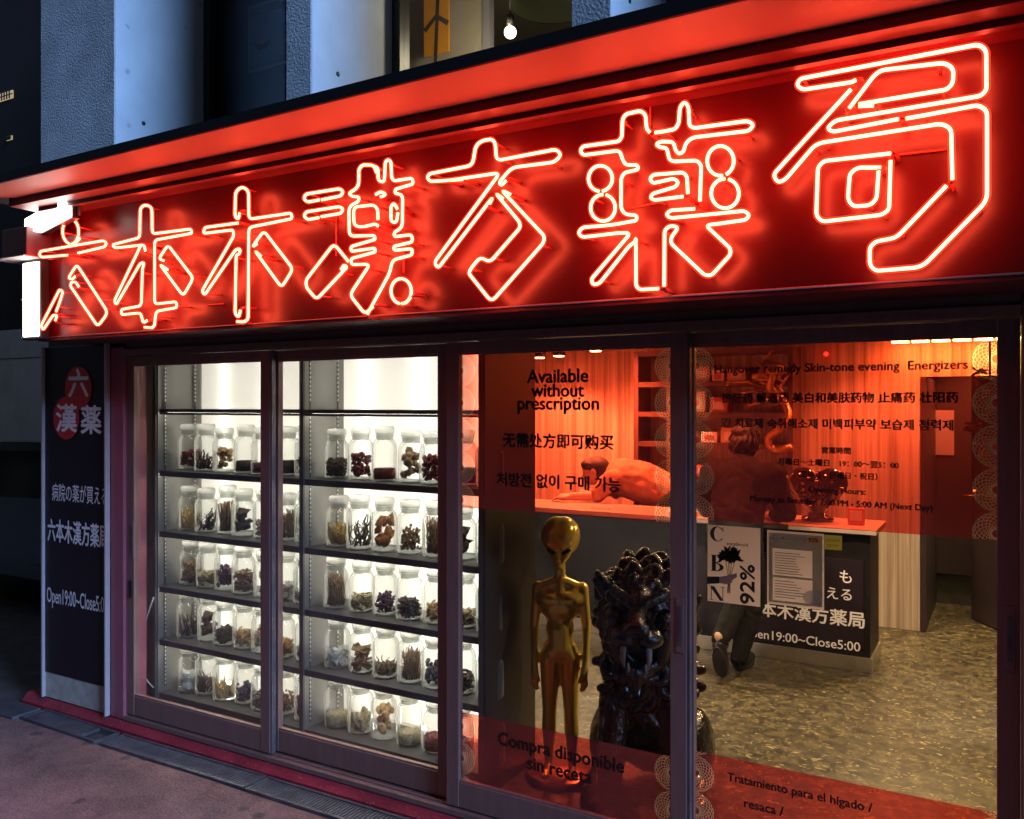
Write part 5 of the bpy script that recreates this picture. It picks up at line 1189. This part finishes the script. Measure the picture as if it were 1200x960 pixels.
# ------------------------------------------------------------------ ceiling lamps
def spot(x, y, z, label, power, group='warm ceiling spotlights'):
    s_ = thing('ceiling_spotlight', (x, y, z), label, 'spotlight', group)
    mb = MB(); mb.lathe([(.052, 0), (.056, .004), (.056, .09), (.0, .092)], (x, y, z), 24); mb.build('housing', 'black_paint', s_)
    mb = MB(); mb.lathe([(.0, -.004), (.040, -.004), (.046, .003), (.0, .004)], (x, y, z - .004), 20); mb.build('bulb', 'spot_warm', s_)
    ld = bpy.data.lights.new('spot_beam', 'SPOT'); ld.energy = power; ld.color = (1, .70, .42); ld.spot_size = R(125); ld.spot_blend = .7; ld.shadow_soft_size = .05
    lo = bpy.data.objects.new('spot_beam', ld); COL.objects.link(lo); lo.location = (x, y, z - .02); attach(lo, s_)
q = [at(632, 419, 3.55), at(655, 417, 3.55), at(698, 411, 3.3), at(727, 408, 3.3)]
for p, n in zip(q, ('outermost', 'second', 'third', 'innermost')):
    spot(p.x, p.y, p.z, f'{n} spotlight from the cabinet end, glowing in the red film', 110)
for x, y, n in ((-1.55, .24, 'over the golden figure'), (-.35, 1.5, 'over the floor behind the right door'), (-.75, 3.35, 'over the right end of the counter'), (-2.7, 3.35, 'over the bending person'), (-1.7, 2.2, 'over the person in the dark jacket'), (-.2, 4.45, 'over the passage before the inner door')):
    spot(x, y, 2.30, f'ceiling spotlight {n}', 420 if 'golden' in n else 230 if 'right door' in n else 170 if 'end of' in n else 140 if 'bending' in n else 165)
co = thing('cove_light', (-.4, 3.7, 2.2), 'bright warm strip light at the top of the timber wall', 'strip light')
mb = MB(); mb.box(-.72, .24, 3.72, 3.80, 2.150, 2.180); mb.build('housing', 'black_paint', co)
mb = MB(); 
for k in range(7): mb.box(-.70 + k * .13, -.59 + k * .13, 3.725, 3.795, 2.138, 2.1495, b=.003)
mb.build('diffuser', 'cove_warm', co)

# ------------------------------------------------------------------ upstairs things
b_ = at(598, 38, 1.0)
ul = thing('pendant_bulb', tuple(b_), 'bare warm bulb glowing in the upstairs room', 'lamp')
mb = MB(); mb.sphere(b_, .032, 3); mb.build('bulb', 'bulb_upstairs', ul)
mb = MB(); mb.tube([b_ + Vector((0, 0, .032)), Vector((b_.x, b_.y, 4.27))], .006, 6); mb.tube([b_ + Vector((0, 0, .028)), b_ + Vector((0, 0, .09))], .02, 10); mb.build('flex', 'black_paint', ul)
ld = bpy.data.lights.new('bulb_glow', 'POINT'); ld.energy = 17; ld.color = (1, .80, .50); ld.shadow_soft_size = .05; lo = bpy.data.objects.new('bulb_glow', ld); COL.objects.link(lo); lo.location = b_ + Vector((0, -.06, -.06)); attach(lo, ul)
c = at(648, 2, 1.3); ps = thing('hanging_lamp', tuple(c), 'dark green lamp shade hanging behind the lit upstairs window', 'lamp')
mb = MB(); mb.lathe([(.04, .16), (.10, .13), (.22, .02), (.235, 0), (.225, .002), (.09, .12), (.0, .13)], tuple(c - Vector((0, 0, .02))), 32); mb.build('shade', 'shade_green', ps)
mb = MB(); mb.tube([c + Vector((0, 0, .13)), Vector((c.x, c.y, 4.26))], .005, 6); mb.build('flex', 'black_paint', ps)
a0, a1 = at(497, 30, 1.2), at(526, 30, 1.2)
hb = thing('hanging_banner', (a0.x, 1.2, 3.4), 'yellow patterned banner hanging behind the lit upstairs window', 'banner')
mb = MB(); mb.box(a0.x, a1.x, 1.2, 1.208, at(510, 64, 1.2).z, 4.26); mb.build('cloth', 'banner_yellow', hb)
mb = MB(); xm = (a0.x + a1.x) / 2
for z in (3.35, 3.62, 3.9, 4.15): ribbon(mb, [(a0.x + .005, z), (xm, z + .07), (a1.x - .005, z + .01)], .03, 1.1985)
ribbon(mb, [(xm - .03, 3.2), (xm + .02, 4.25)], .025, 1.1983)
mb.build('pattern', 'beam_brown', hb)
pa = thing('partition_screen', (-2.1, 1.0, 2.75), 'beige partition screen standing behind the yellow banner upstairs', 'screen')
a0, a1 = at(476, 30, 1.3), at(566, 30, 1.3)
mb = MB(); mb.box(a0.x, a1.x, 1.3, 1.33, 2.7485, 4.26); mb.build('panel', 'room_beige', pa)
mb = MB(); mb.box(a1.x + .001, a1.x + .05, 1.29, 1.34, 2.7485, 4.26); mb.build('post', 'frame_grey', pa)
a0, a1 = at(291, 40, .60), at(334, 40, .60)
wp = thing('window_notice', (a0.x, .60, 3.3), 'faded framed poster leaning inside the dark upstairs window', 'poster')
zb_, zt_ = at(312, 80, .6).z, at(312, 2, .6).z
mb = MB(); mb.box(a0.x, a1.x + .1, .60, .625, zb_, zt_); mb.build('frame', 'frame_grey', wp)
mb = MB(); mb.box(a0.x + .012, a1.x + .09, .5965, .5995, zb_ + .012, zt_ - .012); mb.build('print', 'poster_faded', wp)
mb = MB(); mb.box(a0.x + .012, a1.x + .09, .594, .596, zt_ - .06, zt_ - .015); mb.add([(a0.x + .05 + u, .5955, zb_ + .11 + w) for u, w in ((0, .05), (.03, 0), (.10, 0), (.14, .045), (.07, .03))], [(0, 1, 2, 3, 4)]); mb.build('print_marks', 'board_dark', wp)

# ------------------------------------------------------------------ neighbours on the left
principled('concrete_pale', (.62, .57, .52), .85, 0, .3, .15, 2.5, .2, 30)
nb = thing('concrete_wall', (-8, 2.6, 0), 'raw concrete wall with tie holes beyond the parked car', 'wall')
mb = MB(); mb.box(-14, -5.2, 3.0, 3.3, 0, 2.60, b=.01); mb.build('wall_face', 'concrete_pale', nb)
mb = MB()
for x in (-6.9, -6.2, -5.5, -7.6):
    for z in (1.55, 1.95, 2.35): mb.tube([(x, 3.01, z), (x, 2.994, z)], .022, 10)
for x in (-7.25, -5.85): mb.box(x, x + .008, 2.995, 3.001, 0, 2.6)
mb.box(-14, -5.2, 2.994, 3.001, 2.25, 2.258)
mb.build('joints', 'black_paint', nb)
fb = thing('neighbour_building', (-9, 6, 0), 'dark neighbouring building with a few faintly lit windows', 'building')
mb = MB(); mb.box(-22, -5.4, 3.4, 9, 0, 14); mb.build('wall', 'night_wall', fb)
for px, py, w, h in ((6, 113, .35, .10), (11, 162, .12, .05)):
    c = at(px, py, 3.39); mb = MB(); mb.box(c.x - w / 2, c.x + w / 2, 3.385, 3.399, c.z - h / 2, c.z + h / 2)
    for k in range(4): pass
    o = mb.build('window', 'far_window', fb)
    mb = MB()
    for k in range(1, 6): mb.box(c.x - w / 2 + w * k / 6 - w * .012, c.x - w / 2 + w * k / 6 + w * .012, 3.37, 3.3845, c.z - h / 2 - .001, c.z + h / 2 + .001)
    mb.box(c.x - w / 2 - .01, c.x + w / 2 + .01, 3.372, 3.383, c.z - h * .04, c.z + h * .04); mb.build('muntins', 'night_wall', o)
# building on the other side of the street
ob = thing('opposite_building', (-8, -16, 0), 'dark brown building across the street, facing the shop', 'building')
mb = MB(); mb.box(-48, 26, -26, -16, 0, 15); mb.build('wall', 'night_wall', ob)
mb = MB()
for k in range(18):
    for z in (4.2, 7.6, 11.0): mb.box(-46 + k * 4, -44 + k * 4, -15.999, -15.96, z, z + 1.7)
mb.build('window_rows', 'car_glass', ob)
# parked car in the side lane
car = thing('parked_car', (-7.2, 1.9, 0), 'dark car parked in the lane beyond the black signboard', 'car')
mb = MB(); side = [(-2.1, .30), (-2.12, .62), (-1.95, .78), (-1.15, .90), (-.55, 1.38), (.75, 1.40), (1.45, .98), (2.0, .90), (2.08, .60), (2.05, .30)]
mb.prism(side, -.80, .80, lambda a, b, q: (a * 1.0 - 7.1, 1.9 + q * (1 - .12 * max(0, b - .9) / .5), b)); mb.build('body', 'car_paint', car)
mb = MB(); win = [(-.98, .93), (-.48, 1.31), (.70, 1.33), (1.22, .98)]
for q in (-.815, .80):
    mb = MB(); mb.prism(win, q, q + .012, lambda a, b, w: (a - 7.1, 1.9 + w * (1 - .12 * max(0, b - .9) / .5), b)); mb.build('side_window', 'car_glass', car)
for x in (-8.4, -5.85):
    for y in (1.08, 2.72):
        mb = MB(); mb.tube([(x, y - .10, .32), (x, y + .10, .32)], .32, 28); w_ = mb.build('wheel', 'tyre', car)
        mb = MB(); mb.tube([(x, y - .108, .32), (x, y - .1005, .32)], .20, 24); mb.tube([(x, y + .1005, .32), (x, y + .108, .32)], .20, 24); mb.build('rim', 'rim_metal', w_)
mb = MB(); mb.box(-5.08, -5.03, 1.2, 1.5, .66, .78, b=.01); mb.build('tail_light', 'vinyl_red', car)
mb = MB(); mb.box(-5.08, -5.03, 2.3, 2.6, .66, .78, b=.01); mb.build('tail_light', 'vinyl_red', car)

for me in bpy.data.meshes:
    if me.users == 0: bpy.data.meshes.remove(me)
